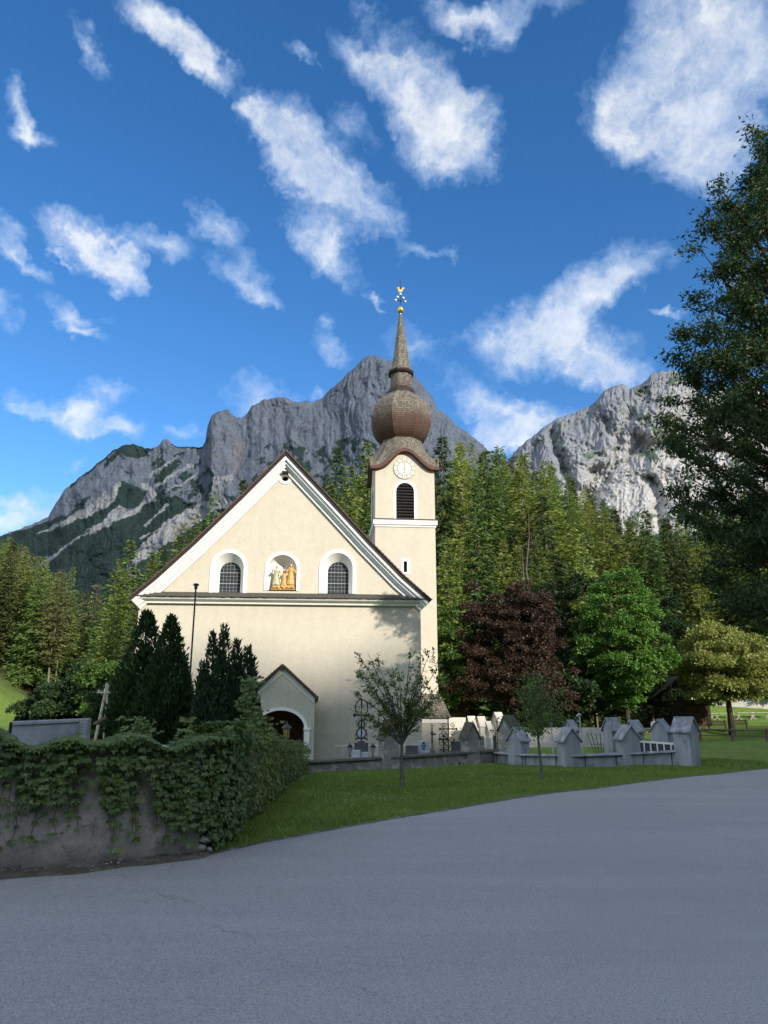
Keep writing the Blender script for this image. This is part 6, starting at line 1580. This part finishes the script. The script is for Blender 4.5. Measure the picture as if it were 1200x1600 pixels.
for e in lims:
    zb = max(3.0, e[2]-np.hypot(e[0], e[1])*rg.uniform(.35,.85)); b0 = np.array([0,0,min(zb, 20.5)]); m1 = b0+(e-b0)*.5+np.array([0,0,.45]); Ln = np.linalg.norm(e-b0)
    s.tube([tuple(b0), tuple(.25*b0+.5*m1+.25*e), tuple(e)], [.09,.05,.012], 5, False)
    nt_ = int(5+Ln*1.75)
    for k in range(nt_):
        t = 1-rg.uniform(0, 1)**1.6*.72; c = (1-t)**2*b0+2*t*(1-t)*m1+t*t*e; d = unit((e-b0)[None])[0]; tw = unit((rdir(1, rg)*np.array([1,1,.4])+d*.7)); tw = tw[0]; l = rg.uniform(.35,1.05)*(1.25-.55*t)
        s.tube([tuple(c), tuple(c+tw*l)], [.018,.006], 3, False)
        nn = 62; tt = rg.uniform(.15, 1.1, nn)[:, None]; pt = c+tw*l*tt; PP.append(pt+rg.normal(size=(nn,3))*np.array([.17,.17,.09])); DD.append(unit(tw*.5+rdir(nn, rg)*.8+np.array([0,0,-.35]))); LL.append(rg.uniform(.10,.24,nn))
s.build('branches', MT['bark'], r)
P = np.concatenate(PP); D = np.concatenate(DD); L = np.concatenate(LL); V, Fc = kites(P, D, perp(D, rg, .5), L, L*.36, .1); np_obj('crown', V, Fc, MT['ash'], r)
print('ash leaves', len(P))

# ---- creeper over the road wall: clusters of five leaflets
def clusters(C, Nrm, size, m, name, rg, parent=None, hang=.7):
    n = len(C); V = []; F = []; off = 0
    up = np.array([0,0,1.]); T1 = unit(np.cross(Nrm, up)+1e-4); T2 = unit(np.cross(Nrm, T1)); T2 = np.where((T2[:, 2:3] > 0), -T2, T2)   # T2 points down
    Vs = []; Fs = []
    for a in (-1.9,-.95,0,.95,1.9):
        aa = a+rg.normal(size=n)*.12; D = unit(T2*np.cos(aa*.8)[:,None]*hang+T1*np.sin(aa*.8)[:,None]+Nrm*(.15+.2*rg.random(n))[:,None]+up*(-.15))
        if a == -1.9: sc0 = rg.uniform(.6,1.45,n)
        L = size*sc0*rg.uniform(.85,1.15,n)*(1 if abs(a) < 1 else .72); W = unit(np.cross(D, Nrm)); v, f = kites(C, D, W, L, L*.46, -.16); Vs.append(v); Fs.append(f+off); off += len(v)
    return np_obj(name, np.concatenate(Vs), np.concatenate(Fs), m, parent)
rg = np.random.default_rng(101)
path = np.array([(-9.0,7.02),(-6,7.47),(-4.2,7.88),(-3.1,8.36),(-2.14,8.98),(-1.99,9.38),(-2.08,12),(-2.38,17.5),(-2.72,26)]); wtops = np.array([1.19,1.19,1.19,1.20,1.20,1.20,1.0,.62,.12])
seg = np.hypot(*np.diff(path, axis=0).T); cum = np.concatenate([[0], np.cumsum(seg)])
def wall_at(sv):
    x = np.interp(sv, cum, path[:,0]); y = np.interp(sv, cum, path[:,1]); d = np.stack([np.interp(sv+.05, cum, path[:,0])-np.interp(sv-.05, cum, path[:,0]), np.interp(sv+.05, cum, path[:,1])-np.interp(sv-.05, cum, path[:,1])], -1); d /= np.linalg.norm(d, axis=1)[:,None]
    return x, y, np.stack([d[:,1], -d[:,0], 0*d[:,0]], -1), np.interp(sv, cum, wtops)
# how far the creeper hangs down, against the picture column it shows in
HG = [(-400,1210),(0,1205),(20,1212),(38,1262),(95,1258),(108,1214),(122,1198),(150,1205),(158,1262),(182,1275),(196,1262),(205,1198),(232,1206),(246,1262),(270,1296),(300,1290),(325,1300),(335,1338),(350,1326),(372,1298),(400,1270),(425,1250),(450,1232),(475,1212)]
hx = [h[0] for h in HG]; hy = [h[1] for h in HG]
def mound(sv): return .13+.07*np.sin(sv*1.7)+.06*np.sin(sv*4.1+1)+.05*np.sin(sv*9)+np.interp(sv, [0,cum[5],cum[5]+4,cum[5]+10,cum[-1]], [.0,.0,.14,.18,.16])
N0 = 34000; sv = np.concatenate([rg.uniform(cum[1]+1.2, cum[5]+1.0, int(N0*.55)), cum[5]+rg.uniform(0,1,int(N0*.45))**1.3*(cum[-1]-cum[5])]); n = len(sv)
x, y, nr_, wt = wall_at(sv); md = mound(sv)
kind = rg.random(n); top_ = kind < .38
zz = np.where(top_, wt+md*rg.uniform(.2,1,n)**.6, wt+md*.5-rg.uniform(0,1,n)**.80*1.55)
bulge = np.where(top_, -.30+.55*rg.random(n), .05+.20*rg.random(n)*np.clip(1-(wt-zz)*.45,.25,1)) + np.interp(sv, [cum[5], cum[-1]], [0,.0])
X = x+nr_[:,0]*bulge; Yv = y+nr_[:,1]*bulge
ppx = []; ppy = []
for a, b, c in zip(X, Yv, zz):
    q = pxof(a, b, c); ppx.append(q[0]); ppy.append(q[1])
ppx = np.array(ppx); ppy = np.array(ppy); lim = np.interp(ppx, hx, hy)+14*np.array([mnoise.noise((a*1.9, b*1.9, 0)) for a, b in zip(X, Yv)])
keep = (top_ | (ppy < lim) | ((ppy < lim+70) & (rg.random(n) < .05) & (ppx < 330))) & (zz > gh(X, Yv)+.02)
NN = unit(nr_+np.array([0,0,1.])*np.where(top_, .9, .25)[:,None]+rg.normal(size=(n,3))*.3)
Cc = np.stack([X, Yv, zz], -1)
cr = empty('creeper', (0,0,0), 0, 'dense five-leaved creeper spilling over the road wall and its side run', 'creeper')
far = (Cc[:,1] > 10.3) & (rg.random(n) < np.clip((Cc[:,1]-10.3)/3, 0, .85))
k1 = keep & ~far; k2 = keep & far
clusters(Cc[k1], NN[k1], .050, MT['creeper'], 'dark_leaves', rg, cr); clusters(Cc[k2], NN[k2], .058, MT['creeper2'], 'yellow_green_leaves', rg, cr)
# trailing strands
s = MB(); SC = []; SN = []
for k in range(46):
    s0 = rg.uniform(cum[3]-1.3, cum[5]); x_, y_, n_, w_t = wall_at(np.array([s0])); x_, y_, w_t = x_[0], y_[0], w_t[0]; n_ = n_[0]; ln = rg.uniform(.35, .95)
    pts = []; px_ = 0
    for j in range(7):
        px_ += rg.normal()*.02; pts.append((x_+n_[0]*.07+px_, y_+n_[1]*.07, w_t-ln*j/6))
        SC.append(pts[-1]); SN.append(n_+rg.normal(size=3)*.3)
    s.tube(pts, .0035, 4, False)
for k in range(26):      # shoots standing up above the mound
    s0 = rg.uniform(cum[2], cum[-1]-4); x_, y_, n_, w_t = wall_at(np.array([s0])); b0 = np.array([x_[0], y_[0], w_t[0]+mound(s0)*.7]); tp = b0+np.array([rg.normal()*.12, rg.normal()*.1, rg.uniform(.08,.22)])
    s.tube([tuple(b0), tuple(tp)], .004, 4, False)
    for t in (.5,.8,1): SC.append(tuple(b0+(tp-b0)*t)); SN.append(np.array([rg.normal()*.5,-.6,.7]))
s.build('stems', pm('creeper_stem', (.10,.06,.04), rough=.7), cr); clusters(np.array(SC), unit(np.array(SN)), .055, MT['creeper'], 'strand_leaves', rg, cr)
# creeper on the juniper and at the foot of the thujas
def drape(cx_px, w_px, t, b, Y, n, m, name):
    py_ = rg.uniform(t, b, n); py_ = b-(b-t)*rg.random(n)**1.6; px_ = rg.normal(cx_px, w_px, n)*1.0+6*np.sin(py_*.09); px_ += (py_-t)*.10; C = atn(px_, py_, np.full(n, Y)+rg.uniform(-.12,.12,n)); return clusters(C, unit(rg.normal(size=(n,3))*.4+np.array([0,-1,.3])), .060, m, name, rg, cr)
drape(386, 8, 1055, 1165, 14.5, 520, MT['creeper'], 'climbing_leaves')
drape(400, 9, 1105, 1168, 14.6, 500, MT['creeper2'], 'climbing_leaves')
drape(215, 12, 1118, 1150, 14.9, 110, MT['creeper'], 'climbing_leaves')
drape(295, 8, 1120, 1152, 14.9, 120, MT['creeper2'], 'climbing_leaves')

# ---- grass on the lawn and along the wall
rg = np.random.default_rng(202)
def blades(n, xr_, yr_, hgt, name, m, cond=None, wd=.006):
    X = rg.uniform(*xr_, n); Yv = yr_[0]+(yr_[1]-yr_[0])*rg.random(n)**1.5
    ok = (Yv > edge_y(X)+rg.normal(size=n)*.05+.0) & (X > -1.98-.045*(Yv-9.3)) & (Yv < 26.0+.5*np.clip(X-1,0,9) )
    X = X[ok]; Yv = Yv[ok]; k = len(X); z = gh(X, Yv); pat = .65+.5*fbm(X*.9, Yv*.9, 3, 44)+.25*vnoise(X*4, Yv*4, 5)
    nearwall = np.exp(-np.abs(X+2.0+.045*(Yv-9.3))*5); h = hgt*rg.uniform(.5,1.3,k)*np.clip(pat,.35,1.5)*(1+.9*nearwall); ln = rg.normal(size=(k,2))*.45*h[:,None]; a = rg.uniform(0, 2*math.pi, k); w_ = wd*(Yv/10)**.8
    P0 = np.stack([X-np.cos(a)*w_, Yv-np.sin(a)*w_, z-.01], -1); P1 = np.stack([X+np.cos(a)*w_, Yv+np.sin(a)*w_, z-.01], -1); P2 = np.stack([X+ln[:,0], Yv+ln[:,1], z+h], -1)
    V = np.stack([P0,P1,P2],1).reshape(-1,3); F = np.arange(3*k).reshape(-1,3); o = np_obj(name, V, F, m); return o
g1 = blades(300000, (-2.3, 12.5), (8.9, 29), .075, 'lawn_grass', MT['grass']); tag(g1, 'short mown green grass between road and cemetery wall', 'grass', kind='stuff')
n = 1100; X = rg.uniform(-1.5, 11, n); Yv = rg.uniform(11, 26, n); ok = (Yv > edge_y(X)+.4) & (fbm(X*.5, Yv*.5, 3, 55) > .1); X = X[ok]; Yv = Yv[ok]; z = gh(X, Yv)+.07
s = MB()
for a, b, c in zip(X, Yv, z): q = .004+.005*rg.random(); s.add([(a-q,b-q*.3,c-q*.3),(a+q,b-q*.3,c-q*.3),(a+q,b+q,c+q),(a-q,b+q,c+q)], [(0,1,2,3)])
tag(s.build('clover_flowers', MT['daisy'], None), 'tiny pale clover heads scattered over the lawn', 'flowers', kind='stuff')
n = 420; sx_ = rg.uniform(-8.8, -2.0, n); yy_ = edge_y(sx_)+rg.uniform(-.12,.42,n)**1.0; s = MB()
for a, b in zip(sx_, yy_): rock(s, (a, b, gz(a, b)+.075+.02*(b-edge_y(a))), rg.uniform(.004,.015))
tag(s.build('gravel', MT['oldwall'], None, True), 'loose gravel and crumbs of render along the foot of the wall', 'gravel', kind='stuff')
for o in list(bpy.data.objects):
    if o.parent is None and o.location.z < -400 and o.type == 'EMPTY':
        for c in list(o.children): bpy.data.objects.remove(c)
        bpy.data.objects.remove(o)
#CONT
